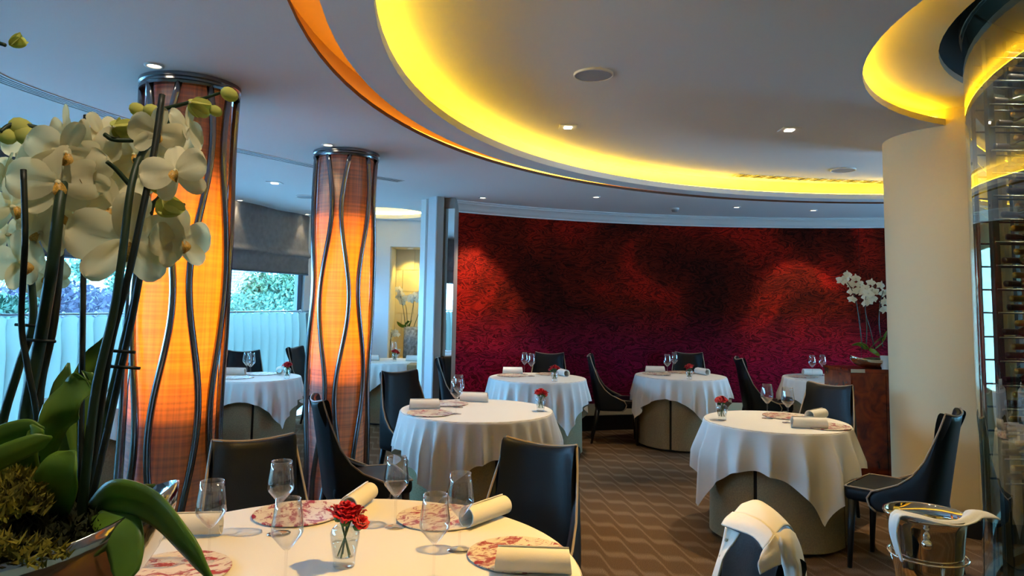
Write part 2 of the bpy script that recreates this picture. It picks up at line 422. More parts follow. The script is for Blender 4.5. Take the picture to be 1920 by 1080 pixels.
def flat(loops, z, name, mat, parent=None):
    """flat sheet at height z bounded by the first loop, with the other loops cut out"""
    bm = bmesh.new(); edges = []
    for lp in loops:
        vs = [bm.verts.new((x, y, z)) for x, y in lp]
        for i in range(len(vs)): edges.append(bm.edges.new((vs[i], vs[(i + 1) % len(vs)])))
    bmesh.ops.triangle_fill(bm, use_beauty=True, use_dissolve=False, edges=edges, normal=(0, 0, -1))
    me = bpy.data.meshes.new(name); bm.to_mesh(me); bm.free(); me.materials.append(MATS[mat])
    return link(name, me, parent)
def circle(c, r, n=96, a0=0.0): return [(c[0] + r * math.cos(a0 + 2 * PI * i / n), c[1] + r * math.sin(a0 + 2 * PI * i / n)) for i in range(n)]
def catmull(P, n=8):
    P = [Vector(p) for p in P]; out = []
    Q = [P[0] * 2 - P[1]] + P + [P[-1] * 2 - P[-2]]
    for i in range(1, len(Q) - 2):
        for k in range(n):
            t = k / n
            out.append(0.5 * ((2 * Q[i]) + (Q[i + 1] - Q[i - 1]) * t + (2 * Q[i - 1] - 5 * Q[i] + 4 * Q[i + 1] - Q[i + 2]) * t * t + (3 * Q[i] - Q[i - 1] - 3 * Q[i + 1] + Q[i + 2]) * t ** 3))
    out.append(P[-1]); return out
def light(kind, name, loc, energy, col, parent=None, **kw):
    l = bpy.data.lights.new(name, kind); l.energy = energy; l.color = col
    for k, v in kw.items(): setattr(l, k, v)
    o = link(name, l, parent); o.location = loc; return o
ORD = ['first', 'second', 'third', 'fourth', 'fifth', 'sixth', 'seventh', 'eighth', 'ninth', 'tenth', 'eleventh', 'twelfth', 'thirteenth', 'fourteenth', 'fifteenth', 'sixteenth', 'seventeenth', 'eighteenth', 'nineteenth', 'twentieth']

# ------------------------------------------------------------------ room shell
Z1, Z2, Z3, ZR = 2.62, 2.80, 2.92, 3.45
SC = (3.39, 3.16); R_SLOT, R_BO, R_BI, R_RISE = 4.29, 4.17, 3.97, 4.11      # round raised ceiling
TC = (3.889, 2.843); R_REC, R_HOLE, R_TOW = 2.183, 1.81, 1.70               # wine tower recess
WC = (3.00, 2.19); R_WALL = 6.70                                            # curved red wall
AC, R_ALC = (-1.68, 8.98), 0.58                                             # small alcove cove
def winx(y): return -3.95 + 0.295 * (y - 5.4)
Y0, YA, XR = -2.6, 9.70, 8.2

fl = MB(); fl.add([(-6.6, Y0 - .2, 0), (XR + .2, Y0 - .2, 0), (XR + .2, 10.4, 0), (-2.4, 10.4, 0)], [(0, 1, 2, 3)])
struct(fl.build('floor', 'carpet', smooth=False))
outer = [(winx(Y0) - .1, Y0 - .1), (XR + .1, Y0 - .1), (XR + .1, 10.4), (winx(10.4), 10.4)]
cl = struct(flat([outer, circle(SC, R_SLOT, 128), circle(AC, R_ALC, 48)], Z1, 'ceiling', 'ceiling_paint'))
# bronze edge of the slot and its lit lining
struct(MB().lathe([(R_SLOT, Z1), (R_SLOT, Z1 + .024), (R_SLOT + .02, Z1 + .024)], 128, (SC[0], SC[1], 0)).build('trim_1', 'bronze', sharp=True))
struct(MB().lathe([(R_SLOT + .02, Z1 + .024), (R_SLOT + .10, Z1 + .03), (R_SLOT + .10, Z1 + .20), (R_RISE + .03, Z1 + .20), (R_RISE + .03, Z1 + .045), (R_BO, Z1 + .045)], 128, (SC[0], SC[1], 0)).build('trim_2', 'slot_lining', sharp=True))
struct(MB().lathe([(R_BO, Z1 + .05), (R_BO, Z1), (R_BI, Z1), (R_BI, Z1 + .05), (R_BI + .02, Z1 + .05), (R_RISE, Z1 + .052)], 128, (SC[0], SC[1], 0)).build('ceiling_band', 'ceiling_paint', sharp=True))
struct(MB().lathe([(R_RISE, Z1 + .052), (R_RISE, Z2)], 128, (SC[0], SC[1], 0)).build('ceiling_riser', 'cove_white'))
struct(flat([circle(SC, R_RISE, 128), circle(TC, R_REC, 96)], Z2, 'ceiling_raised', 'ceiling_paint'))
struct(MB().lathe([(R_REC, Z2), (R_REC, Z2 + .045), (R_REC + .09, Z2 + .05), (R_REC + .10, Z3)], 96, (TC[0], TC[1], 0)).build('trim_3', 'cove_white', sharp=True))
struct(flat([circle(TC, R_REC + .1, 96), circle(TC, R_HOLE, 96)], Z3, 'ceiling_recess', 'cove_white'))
struct(MB().lathe([(R_HOLE, Z3), (R_HOLE, Z3 + .04), (R_HOLE + .02, Z3 + .04)], 96, (TC[0], TC[1], 0)).build('trim_4', 'trim_white', sharp=True))
struct(MB().lathe([(R_HOLE + .02, Z3 + .04), (R_HOLE + .02, ZR - .02)], 64, (TC[0], TC[1], 0)).build('wall_tower_shaft', 'dark_void'))
struct(MB().lathe([(R_ALC, Z1), (R_ALC, Z1 + .05), (R_ALC + .07, Z1 + .055), (R_ALC + .08, Z1 + .16)], 48, (AC[0], AC[1], 0)).build('trim_5', 'trim_white', sharp=True))
struct(flat([circle(AC, R_ALC + .08, 48)], Z1 + .16, 'ceiling_alcove', 'cove_white'))
struct(MB().box(((XR + winx(Y0)) / 2, (Y0 + 10.4) / 2, ZR + .05), (XR - winx(Y0) + .4, 10.4 - Y0 + .4, .1)).build('ceiling_roof', 'dark_void', smooth=False))
# light strips laid in the coves (the lamps of the place)
def strip(name, c, r, z, m, label, n=96, w=.02):
    o = MB().lathe([(r - w / 2, z), (r + w / 2, z), (r + w / 2, z + .008), (r - w / 2, z + .008), (r - w / 2, z)], n, (c[0], c[1], 0)).build(name, m, smooth=False)
    return tag(o, label, 'light strip')
strip('light_strip', SC, R_BI + .075, Z1 + .058, 'led_yellow', 'yellow light strip hidden in the cove around the large raised ceiling')
strip('light_strip', SC, R_SLOT + .065, Z1 + .045, 'led_amber', 'amber light strip inside the narrow slot around the raised ceiling')
strip('light_strip', TC, R_REC + .055, Z2 + .058, 'led_yellow', 'yellow light strip in the ceiling recess around the wine tower')
strip('light_strip', AC, R_ALC + .04, Z1 + .062, 'led_pale', 'pale yellow light strip in the small round alcove ceiling', 48)

# red curved wall
A_L, A_R = math.radians(122.9), math.radians(50)
def arcp(a, r): return (WC[0] + r * math.cos(a), WC[1] + r * math.sin(a))
def arc_slab(r0, r1, z0, z1, a0, a1, n, name, mat, parent=None, uv=False):
    b = MB()
    def fn(u, v):
        r, z = ((r0, z0), (r0, z1), (r1, z1), (r1, z0))[int(round(v * 4)) % 4]
        x, y = arcp(a0 + (a1 - a0) * u, r); return (x, y, z)
    b.grid(fn, n + 1, 4, cv=True)
    k = n + 1
    b.f += [tuple(j * k for j in range(4)), tuple(j * k + n for j in (3, 2, 1, 0))]
    o = b.build(name, mat, parent, smooth=False)
    if uv:
        ul = o.data.uv_layers.new(name='u')
        for lp in o.data.loops:
            co = o.data.vertices[lp.vertex_index].co
            a = math.atan2(co.y - WC[1], co.x - WC[0])
            ul.data[lp.index].uv = ((A_L - a) * R_WALL, co.z)
    return o
wb = struct(arc_slab(R_WALL + .012, R_WALL + .12, 0, ZR, math.radians(126), A_R, 60, 'wall_back', 'white_paint'))
seams = [122.9, 112.2, 101.0, 90.0, 78.5, 66.5, 50.0]
for i in range(6):
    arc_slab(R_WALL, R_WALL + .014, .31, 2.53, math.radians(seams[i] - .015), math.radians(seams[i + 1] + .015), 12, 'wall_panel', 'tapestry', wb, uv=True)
struct(arc_slab(R_WALL - .015, R_WALL + .013, .175, .31, A_L, A_R, 50, 'trim_6', 'warm_paint'))
struct(arc_slab(R_WALL - .05, R_WALL + .013, 0, .175, A_L, A_R, 50, 'baseboard_back', 'black_base'))
cor = MB()
prof = [(R_WALL + .01, 2.505), (R_WALL - .018, 2.505), (R_WALL - .02, 2.518), (R_WALL - .045, 2.526), (R_WALL - .065, 2.548), (R_WALL - .085, 2.575), (R_WALL - .13, 2.59), (R_WALL - .135, 2.603), (R_WALL - .16, 2.607), (R_WALL - .16, Z1)]
cor.lathe(prof, 72, (WC[0], WC[1], 0), A_R, math.radians(125.0))
struct(cor.build('trim_7', 'trim_white', sharp=True))
# pier with a narrow mirror at the left end of the red wall
pier = struct(MB().prism([(-.904, 7.504), (-.812, 7.417), (-.800, 7.417), (-.800, 7.80), (-.925, 7.80)], 0, Z1).build('wall_pier', 'wall_paint', smooth=False))
struct(MB().prism([(-.798, 7.414), (-.735, 7.452), (-.735, 7.56), (-.798, 7.56)], 0, Z1).build('trim_8', 'taupe_paint', smooth=False))
mir = MB().prism([(-.733, 7.515), (-.618, 7.472), (-.618, 7.487), (-.733, 7.530)], .02, 2.50)
tag(mir.build('wall_mirror', 'mirror_glass', smooth=False), 'tall narrow mirror between the pale pier and the red wall', 'mirror')
struct(MB().prism([(-.733, 7.535), (-.618, 7.492), (-.60, 7.80), (-.733, 7.80)], 0, Z1).build('wall_pier_back', 'taupe_paint', smooth=False))

# alcove behind the pier
nx0, nx1, nz0, nz1 = -1.68, -0.75, 0.70, 2.25
al = MB()
al.box(((-2.72 + nx0) / 2, YA + .06, Z1 / 2), (nx0 + 2.72, .12, Z1)); al.box(((nx1 - .2) / 2, YA + .06, Z1 / 2), (abs(nx1) - .2, .12, Z1))
al.box(((nx0 + nx1) / 2, YA + .06, (nz1 + Z1) / 2), (nx1 - nx0, .12, Z1 - nz1)); al.box(((nx0 + nx1) / 2, YA + .06, nz0 / 2), (nx1 - nx0, .12, nz0))
wa = struct(al.build('wall_alcove', 'wall_paint', smooth=False))
ni = MB(); D = .42
ni.box((nx0 - .02, YA + .12 + D / 2, (nz0 + nz1) / 2), (.04, D, nz1 - nz0)); ni.box((nx1 + .02, YA + .12 + D / 2, (nz0 + nz1) / 2), (.04, D, nz1 - nz0))
ni.box(((nx0 + nx1) / 2, YA + .12 + D / 2, nz1 + .02), (nx1 - nx0 + .08, D, .04)); ni.box(((nx0 + nx1) / 2, YA + .12 + D / 2, nz0 - .02), (nx1 - nx0 + .08, D, .04))
ni.box(((nx0 + nx1) / 2, YA + .12 + D + .03, (nz0 + nz1) / 2), (nx1 - nx0 + .08, .04, nz1 - nz0 + .08))
nw = struct(ni.build('wall_niche', 'warm_paint', smooth=False))
zrow = [nz0, 1.0, 1.32, 1.64, 1.95, nz1]
for r in range(5):
    off = 0.0 if r % 2 else .17
    xs = [nx0] + [x for x in (nx0 + .10 + off, nx0 + .44 + off, nx0 + .78 + off) if x < nx1 - .05] + [nx1]
    for k in range(len(xs) - 1):
        MB().box(((xs[k] + xs[k + 1]) / 2, YA + .12 + D - .0, (zrow[r] + zrow[r + 1]) / 2), (xs[k + 1] - xs[k] - .006, .022, zrow[r + 1] - zrow[r] - .006)).build('stone_tile', 'warm_paint', nw, smooth=False)
struct(MB().box((-.34, 8.9, Z1 / 2), (.1, 1.7, Z1)).build('wall_alcove_side', 'wall_paint', smooth=False))

# window wall on the left
def wallseg(b, ya, yb, z0, z1, t=.12, inset=0.0):
    xa, xb = winx(ya) + inset, winx(yb) + inset
    d = Vector((xb - xa, yb - ya, 0)).normalized(); n = Vector((-d.y, d.x, 0)) * t
    b.prism([(xa, ya), (xb, yb), (xb + n.x, yb + n.y), (xa + n.x, ya + n.y)], z0, z1)
wl = MB(); wallseg(wl, Y0, 1.0, 0, ZR); wallseg(wl, 1.0, 9.42, 2.40, ZR); wallseg(wl, 1.0, 9.42, 0, .12); wallseg(wl, 9.42, 10.4, 0, ZR)
for yy in (4.26, 6.92): wallseg(wl, yy - .05, yy + .05, .12, 2.40)
struct(wl.build('wall_left', 'white_paint', smooth=False))
WSEG = [(1.0, 4.21), (4.31, 6.87), (6.97, 9.42)]
for i, (ya, yb) in enumerate(WSEG):
    g = MB(); wallseg(g, ya, yb, .12, 2.40, .008, -.05)
    wo = struct(g.build('window_%d' % (i + 1), 'window_glass', smooth=False))
    f = MB()
    wallseg(f, ya, ya + .07, .12, 2.40, .05, -.03); wallseg(f, yb - .10, yb, .12, 2.40, .05, -.03)
    wallseg(f, ya + .07, yb - .10, .12, .19, .05, -.03); wallseg(f, ya + .07, yb - .10, 2.33, 2.40, .05, -.03)
    f.build('window_frame', 'frame_dark', wo, smooth=False)
def along(y, inset, z):
    d = Vector((0.295, 1, 0)).normalized(); n = Vector((d.y, -d.x, 0))
    p = Vector((winx(y), y, z)) + n * inset; return p
wc = ['nearest the orchid', 'behind the nearer column lamp', 'at the far window table']
wn = ['nearest the orchid bowl', 'behind the nearer column lamp', 'behind the far round table by the window']
for i, (ya, yb) in enumerate(WSEG):
    # roman blind: flat upper fall, one soft fold, dark bottom bar
    t = thing('roman_blind', 'dark grey fabric roman blind on the window ' + wn[i], 'blind', along((ya + yb) / 2, .04, 1.83), group='roman blinds on the left windows')
    inv = -Vector(t.location)
    prof = [(.035, Z1 - .005), (.035, 2.4), (.037, 2.2), (.045, 2.12), (.075, 2.08), (.078, 2.06), (.045, 2.04), (.04, 1.95), (.045, 1.86), (.04, 1.835)]
    def fn(u, v):
        k = v * (len(prof) - 1); a = int(min(k, len(prof) - 2)); f_ = k - a
        ins = prof[a][0] * (1 - f_) + prof[a + 1][0] * f_; z = prof[a][1] * (1 - f_) + prof[a + 1][1] * f_
        yy = ya + (yb - ya) * u
        return along(yy, ins + .006 * math.sin(yy * 9 + z * 3) * (1 if z < 2.5 else .2), z + .006 * math.sin(yy * 7)) + inv
    o = MB().grid(fn, 60, 28).build('blind_fabric', 'blind_fabric', t)
    b = MB(); b.tube([along(ya, .04, 1.83) + inv, along(yb, .04, 1.83) + inv], .014, 6); b.build('bottom_bar', 'frame_dark', t)
    # half-height sheer curtain on a rail
    zt = 1.335
    t = thing('half_curtain', 'pale sheer half curtain with narrow pleats on the window ' + wc[i], 'curtain', along((ya + yb) / 2, .10, 0), group='half curtains on the left windows')
    inv = -Vector(t.location)
    nf = int((yb - ya) / .150)
    def cf(u, v):
        yy = ya + (yb - ya) * u; ph = 2 * PI * nf * u
        z = zt - .01 - (zt - .14) * v
        a = .046 * min(1, .35 + v * 4)
        s_ = math.sin(ph); s_ = math.copysign(abs(s_) ** .7, s_)
        return along(yy + .046 * math.sin(ph) * min(1, .3 + v * 3), .10 + a * math.cos(ph) * .8, z + .010 * math.cos(ph) * (1 - v)) + inv
    MB().grid(cf, nf * 14 + 1, 9).build('curtain_cloth', 'curtain_sheer', t)
    MB().tube([along(ya, .10, zt + .012) + inv, along(yb, .10, zt + .012) + inv], .011, 8).build('curtain_rail', 'rail_grey', t)
    for k in range(0, nf, 2):
        yy = ya + (yb - ya) * (k + .5) / nf
        p = along(yy, .10, zt + .012) + inv
        MB().tube([p + Vector((.3 * .018, .018 * 0, 0)) + Vector((math.cos(q) * .016, 0, math.sin(q) * .020)) for q in [2 * PI * j / 8 for j in range(8)]], .004, 4, closed=True).build('curtain_ring', 'trim_white', t)

# right pillar, rear and right walls (beyond the picture, they close the room)
PC, PR = (3.40, 5.245), .535
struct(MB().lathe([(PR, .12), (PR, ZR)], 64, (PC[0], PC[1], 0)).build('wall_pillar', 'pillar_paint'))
struct(MB().lathe([(PR, 0), (PR + .012, 0), (PR + .012, .12), (PR, .12)], 64, (PC[0], PC[1], 0)).build('baseboard_pillar', 'black_base', sharp=True))
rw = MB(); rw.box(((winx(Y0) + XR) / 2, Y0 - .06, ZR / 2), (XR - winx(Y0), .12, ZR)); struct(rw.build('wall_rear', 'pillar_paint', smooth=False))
rr = MB()
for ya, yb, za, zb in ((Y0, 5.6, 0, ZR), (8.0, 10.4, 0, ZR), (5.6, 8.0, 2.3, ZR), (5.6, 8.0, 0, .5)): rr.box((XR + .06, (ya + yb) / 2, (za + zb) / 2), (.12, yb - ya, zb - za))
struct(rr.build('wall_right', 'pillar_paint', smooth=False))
struct(MB().box((XR + .05, 6.8, 1.4), (.008, 2.4, 1.8)).build('window_4', 'window_glass', smooth=False))
struct(MB().box((2.9, 10.35, ZR / 2), (10.8, .1, ZR)).build('wall_far', 'wall_paint', smooth=False))

# ------------------------------------------------------------------ ceiling fittings
def downlight(x, y, z, label, energy=0, square=False, size=.045, spot=1.25, aim=None, col=(1, .80, .52), blend=.6):
    t = thing('downlight', label, 'light', (x, y, z), group='ceiling downlights')
    b = MB()
    if square:
        b.box((0, 0, -.004), (.13, .13, .008)); b.build('trim_plate', 'trim_white', t, smooth=False)
        MB().box((0, 0, -.010), (.055, .055, .006)).build('lens', 'lens_warm', t, smooth=False)
    else:
        b.lathe([(size, 0), (size, -.006), (size * .72, -.008), (size * .66, 0)], 20); b.build('trim_ring', 'trim_white', t)
        MB().lathe([(size * .68, -.003), (.001, -.004)], 16).build('lens', 'lens_warm', t)
    if energy:
        l = light('SPOT', 'downlight_beam', (0, 0, -.03), energy, col, t, spot_size=spot, spot_blend=blend, shadow_soft_size=.03)
        if aim is not None:
            d = Vector(aim) - Vector((x, y, z)); l.rotation_euler = d.to_track_quat('-Z', 'Y').to_euler()
    return t
downlight(-1.739, 3.306, Z1, 'small round downlight in the ceiling beside the nearer column lamp', 14)
downlight(-1.338, 4.991, Z1, 'small round downlight just in front of the farther column lamp', 10)
downlight(-2.293, 6.693, Z1, 'square downlight between the two column lamps near the window', 22, True)
downlight(-3.112, 7.957, Z1, 'small downlight close to the top of the roman blind by the nearer column', 8)
downlight(-2.701, 9.20, Z1, 'small downlight at the far end of the roman blind', 8)
downlight(-0.32, 7.45, Z1, 'downlight washing the left end of the red wall', 85, aim=(-.35, 7.95, 1.3), spot=1.0, col=(1, .86, .66))
downlight(0.871, 7.267, Z1, 'round downlight above the back left table', 55, aim=(.45, 7.3, .7), spot=1.0)
downlight(2.521, 7.847, Z1, 'round downlight near the smoke detector on the right', 45, aim=(2.2, 7.8, .7), spot=1.1)
downlight(3.45, 8.0, Z1, 'downlight washing the cornice above the right end of the red wall', 70, aim=(3.6, 8.75, 1.5), spot=1.0, col=(1, .86, .66))
downlight(0.396, 5.059, Z2, 'square downlight left of centre on the raised ceiling', 100, True, aim=(.0, 5.0, .7), spot=1.15)
downlight(2.007, 5.03, Z2, 'square downlight right of centre on the raised ceiling', 100, True, aim=(1.85, 4.85, .7), spot=1.1)
downlight(.62, 2.25, Z2, 'square downlight over the foreground table, above the picture', 175, True, aim=(-.35, 2.1, .75), spot=1.15, col=(1, .60, .17))
downlight(1.15, 2.3, Z2, 'added square downlight over the ice bucket, unseen above the picture', 60, True, aim=(1.2, 2.6, .6), spot=1.2)  # extra lamp out of view, added for more light around the bucket
downlight(1.55, 2.45, Z2, 'added square downlight warming the white pillar, unseen above the picture', 55, True, aim=(2.9, 4.9, 1.2), spot=1.0, col=(1, .76, .42))  # unseen lamp added to throw warm light on the pillar
downlight(-1.45, YA + .3, nz1 + .0, 'left small spotlight in the top of the yellow niche', 22, aim=(-1.45, YA + .50, 1.2), spot=1.7, col=(1, .74, .16))
downlight(-1.08, YA + .3, nz1 + .0, 'right small spotlight in the top of the yellow niche', 22, aim=(-1.08, YA + .50, 1.2), spot=1.7, col=(1, .74, .16))
downlight(5.2, 6.6, Z1, 'added unseen downlight in the ceiling behind the white pillar', 60)  # extra out-of-view lamp, added to light the area behind the pillar

downlight(-.25, .42, Z1, 'added small round downlight brightening the orchid bowl, outside the picture', 26, aim=(-.68, .95, 1.55), spot=1.1, col=(1, .84, .60))  # unseen fill lamp added to brighten the orchid flowers and leaves

def speaker(x, y, z, label):
    t = thing('ceiling_speaker', label, 'speaker', (x, y, z), group='round ceiling speakers')
    MB().lathe([(.112, 0), (.112, -.010), (.105, -.013), (.104, -.008)], 40).build('rim', 'trim_white', t)
    MB().lathe([(.104, -.008), (.06, -.010), (.001, -.011)], 40).build('grille', 'speaker_cloth', t)
speaker(.444, 3.87, Z2, 'round grey loudspeaker in the middle of the raised ceiling')
speaker(3.09, 6.50, Z2, 'round loudspeaker on the raised ceiling near the white pillar')
speaker(-2.241, 7.576, Z1, 'round loudspeaker on the low ceiling left of the farther column')
t = thing('smoke_detector', 'white smoke detector in front of the cornice', 'smoke detector', (1.864, 8.019, Z1))
MB().lathe([(.05, 0), (.05, -.015), (.046, -.02), (.04, -.022)], 20).build('base', 'trim_white', t)
MB().lathe([(.036, -.02), (.036, -.035), (.028, -.045), (.001, -.047)], 16).build('sensor_head', 'speaker_cloth', t)

def grille(path, width, z, label, nsl, name='ceiling_vent', cross=0):
    P = catmull([(x, y, 0) for x, y in path], 10)
    org = P[len(P) // 2].copy()
    t = thing(name, label, 'vent', (org.x, org.y, z), group='ceiling air vents')
    def strip_(o0, o1, z0, z1, nm, mt):
        b = MB()
        def fn(u, v):
            k = min(int(round(u * (len(P) - 1))), len(P) - 1)
            d = (P[min(k + 1, len(P) - 1)] - P[max(k - 1, 0)]).normalized(); n = Vector((-d.y, d.x, 0))
            o, zz = ((o0, z0), (o1, z0), (o1, z1), (o0, z1))[int(round(v * 4)) % 4]
            q = P[k] + n * o - org; return (q.x, q.y, zz)
        b.grid(fn, len(P), 4, cv=True); k = len(P)
        b.f += [tuple(j * k for j in range(4)), tuple(j * k + k - 1 for j in (3, 2, 1, 0))]
        return b.build(nm, mt, t, smooth=False)
    strip_(-width / 2, width / 2, -.003, -.001, 'backing', 'vent_dark')
    strip_(-width / 2 - .012, -width / 2, -.005, 0, 'frame', 'trim_white'); strip_(width / 2, width / 2 + .012, -.005, 0, 'frame', 'trim_white')
    for i in range(nsl):
        o = -width / 2 + width * (i + 1) / (nsl + 1)
        strip_(o - .0045, o + .0045, -.0045, -.0035, 'slat', 'trim_white')
    for i in range(cross):
        k = int((i + .5) / cross * (len(P) - 1)); d = (P[min(k + 1, len(P) - 1)] - P[max(k - 1, 0)]).normalized()
        q = P[k] - org
        MB().box((q.x, q.y, -.006), (.012, width, .006), math.atan2(d.y, d.x)).build('slat', 'trim_white', t, smooth=False)
grille([(-2.45, 2.6), (-2.60, 3.25), (-2.66, 3.60), (-2.53, 4.22), (-2.34, 4.75)], .10, Z1, 'long curved slot vent in the ceiling above the orchid', 3)
grille([(-2.18, 5.08), (-2.077, 5.26), (-1.67, 5.84), (-1.36, 6.2), (-1.05, 6.50)], .10, Z1, 'long curved slot vent running behind the farther column lamp', 2)
grille([(2.2, 6.86), (3.0, 7.02), (3.9, 7.13)], .13, Z2, 'slatted air vent beside the yellow cove, near the white pillar', 1, cross=30)

# ------------------------------------------------------------------ column lamps
def column_lamp(x, y, label, rot):
    t = thing('column_lamp', label, 'lamp', (x, y, 0), rot, group='fabric column lamps with wavy metal rods')
    Rf, Rr = .203, .229
    MB().lathe([(Rf, .03), (Rf, Z1 - .03)], 64).build('shade', 'lamp_fabric', t)
    for zz, nm in ((Z1 - .055, 'top_ring'), (.0, 'bottom_ring')):
        b = MB(); b.lathe([(Rf + .002, zz), (.243, zz), (.246, zz + .012), (.238, zz + .020), (.238, zz + .030), (.247, zz + .036), (.247, zz + .054), (Rf + .002, zz + .054)], 64); b.build(nm, 'steel', t, sharp=True)
    n = 10
    for i in range(n):
        s = 1 if i % 2 else -1
        path = []
        for k in range(45):
            z = .05 + (Z1 - .10) * k / 44
            a = 2 * PI * (i + .5) / n + s * math.radians(9.5) * math.sin(2 * PI * z / 1.36 + .6 + (.35 if i % 4 > 1 else -.2))
            path.append((Rr * math.cos(a), Rr * math.sin(a), z))
        MB().tube(path, .0175, 8).build('rod', 'steel', t)
    for zb, rb in ((.94, .172), (2.09, .160)): MB().lathe([(.001, zb), (rb, zb), (rb, zb + .006), (.001, zb + .006)], 32).build('baffle', 'black_base', t)
    MB().lathe([(.0, 1.06), (.02, 1.06), (.02, 2.02), (.0, 2.02)], 10).build('lamp_tube', 'tube_amber', t)
    for k in range(4):
        light('POINT', 'lamp_glow', (0, 0, 1.18 + .24 * k), 5.6, (1, .54, .16), t, shadow_soft_size=.05)
    return t
column_lamp(-1.705, 3.625, 'nearer glowing orange column lamp behind the orchid flowers', .15)
column_lamp(-1.275, 5.30, 'farther glowing orange column lamp beside the leather chair', .30)

# ------------------------------------------------------------------ tables
def round_table(cx, cy, R, label, rz, npan=4, group='round dining tables'):
    t = thing('dining_table', label, 'table', (cx, cy, 0), rz, group)
    MB().lathe([(.001, .742), (R - .004, .742), (R - .004, .715), (.001, .715)], 48).build('tabletop', 'wood_top', t, sharp=True)
    Rs = R - .035
    MB().lathe([(Rs - .06, 0), (Rs - .06, .05)], 40).build('base', 'black_base', t)
    MB().lathe([(Rs - .025, .035), (Rs - .035, .712)], 40).build('inner_lining', 'skirt_slit', t)
    for k in range(npan):
        a0 = 2 * PI * k / npan + .025; a1 = 2 * PI * (k + 1) / npan - .025
        def fn(u, v, k=k):
            a = a0 + (a1 - a0) * u
            r = Rs - .012 + .010 * v + .004 * math.sin(a * 9 + k) * v
            e = min(u, 1 - u); r -= .015 * max(0, 1 - e / .05)
            return (r * math.cos(a), r * math.sin(a), .712 - .685 * v)
        MB().grid(fn, 22, 6).build('skirt_panel', 'skirt_fabric', t)
    return t
def tablecloth(cx, cy, R, a, rz, label, seed, zt=.745, folds=(9, 14), amp=.020):
    r0 = random.Random(seed); p1, p2, p3 = [r0.uniform(0, 6.28) for _ in range(3)]
    b = MB(); n = 224; rings = [0.001, R * .5, R * .9, R - .022]
    hang = [.0, .03, .06, .10, .15, .2, .28, .37, .47, .58, .7, .84, 1.0]
    rows = []
    for r in rings: rows.append([(r * math.cos(2 * PI * i / n), r * math.sin(2 * PI * i / n), 0) for i in range(n)])
    for h in hang:
        row = []
        for i in range(n):
            th = 2 * PI * i / n; q = th - rz
            L_ = a / max(abs(math.cos(q)), abs(math.sin(q))) - R
            d = min(h * L_, {.0: 0, .03: .007, .06: .015, .10: .022}.get(h, 9))
            cornerness = max(0, (L_ - (a - R)) / (a * .4142))
            A = amp * min(1, max(0, d - .015) / .20) * (1 + .5 * cornerness)
            c1 = math.cos(folds[0] * th + p1 + .6 * math.sin(2 * th + p3)); c2 = math.cos(folds[1] * th + p2)
            rip = .75 * (1 - abs(c1) ** .8) * 1.5 - .55 + .30 * c2 + .20 * math.cos((folds[0] + 4) * th + p3)
            if d < .022:
                g_ = d / .022 * PI / 2; r = R - .014 + .014 * math.sin(g_); z = -.014 * (1 - math.cos(g_))
            else: r = R + .06 * (d - .022) + A * (.75 + rip); z = -(d - .008)
            row.append((r * math.cos(th), r * math.sin(th), z))
        rows.append(row)
    vs = [p for row in rows for p in row]; fs = []
    for j in range(len(rows) - 1):
        for i in range(n): fs.append((j * n + i, j * n + (i + 1) % n, (j + 1) * n + (i + 1) % n, (j + 1) * n + i))
    b.add(vs, fs); o = b.build('tablecloth', 'linen')
    o.location = (cx, cy, zt); return tag(o, label, 'tablecloth', 'white tablecloths')
ZT = .746
TABLES = {  # x, y, radius, cloth half side, cloth turn, label words
 'A': (-.510, 2.076, .728, .90, -.35, 'large foreground'),
 'B': (-.230, 5.095, .545, .78, .38, 'middle left'),
 'C': (1.790, 4.804, .470, .72, .977, 'right-hand'),
 'D': (.284, 7.306, .500, .72, 1.31, 'back left'),
 'E': (1.861, 7.762, .490, .70, 1.065, 'back centre'),
 'F': (3.50, 7.75, .500, .70, .20, 'back right'),
 'G': (-2.50, 6.95, .450, .64, .12, 'window'),
 'H': (-2.95, 5.28, .500, .70, .40, 'window-side'),
 'I': (-1.52, 9.02, .440, .64, .30, 'alcove'),
}
TW = {'A': 'large round table in the foreground under a cream cloth', 'B': 'round table with olive skirt in the middle, behind the foreground chairs',
      'C': 'round table with olive skirt nearest the white pillar', 'D': 'round table with olive skirt at the left end of the red wall',
      'E': 'round table with olive skirt before the middle of the red wall', 'F': 'round table half hidden behind the wooden sideboard',
      'G': 'round table with grey skirt by the window between the columns', 'H': 'round table by the window behind the orchid stems',
      'I': 'round table in the alcove before the yellow niche'}
CW = {'A': 'smooth cream cloth on the large foreground table', 'B': 'white cloth with deep corners on the middle table by the blue-black chair',
      'C': 'white cloth hanging in points on the table nearest the white pillar', 'D': 'white cloth on the back table at the left end of the red wall',
      'E': 'white cloth on the back table before the middle of the red wall', 'F': 'white cloth on the table behind the wooden sideboard',
      'G': 'bluish white cloth on the window table between the columns', 'H': 'bluish white cloth on the table behind the orchid stems',
      'I': 'white cloth on the alcove table before the yellow niche'}
for i, (k, (x, y, R, a, rz, wd)) in enumerate(TABLES.items()):
    tt = round_table(x, y, R, TW[k], {'C': .908, 'E': 1.10, 'D': -.10, 'G': .366}.get(k, .9 + i), 5 if k == 'A' else 4)
    if k == 'A':
        for ch in tt.children:
            if ch.name.startswith(('skirt', 'inner', 'base')): ch.scale = (.80, .80, 1)
    tablecloth(x, y, R, a, rz, CW[k], 11 + i * 3, folds={'A': (13, 19), 'B': (17, 25), 'C': (9, 15)}.get(k, (15, 22)), amp={'B': .036, 'C': .045}.get(k, .034))

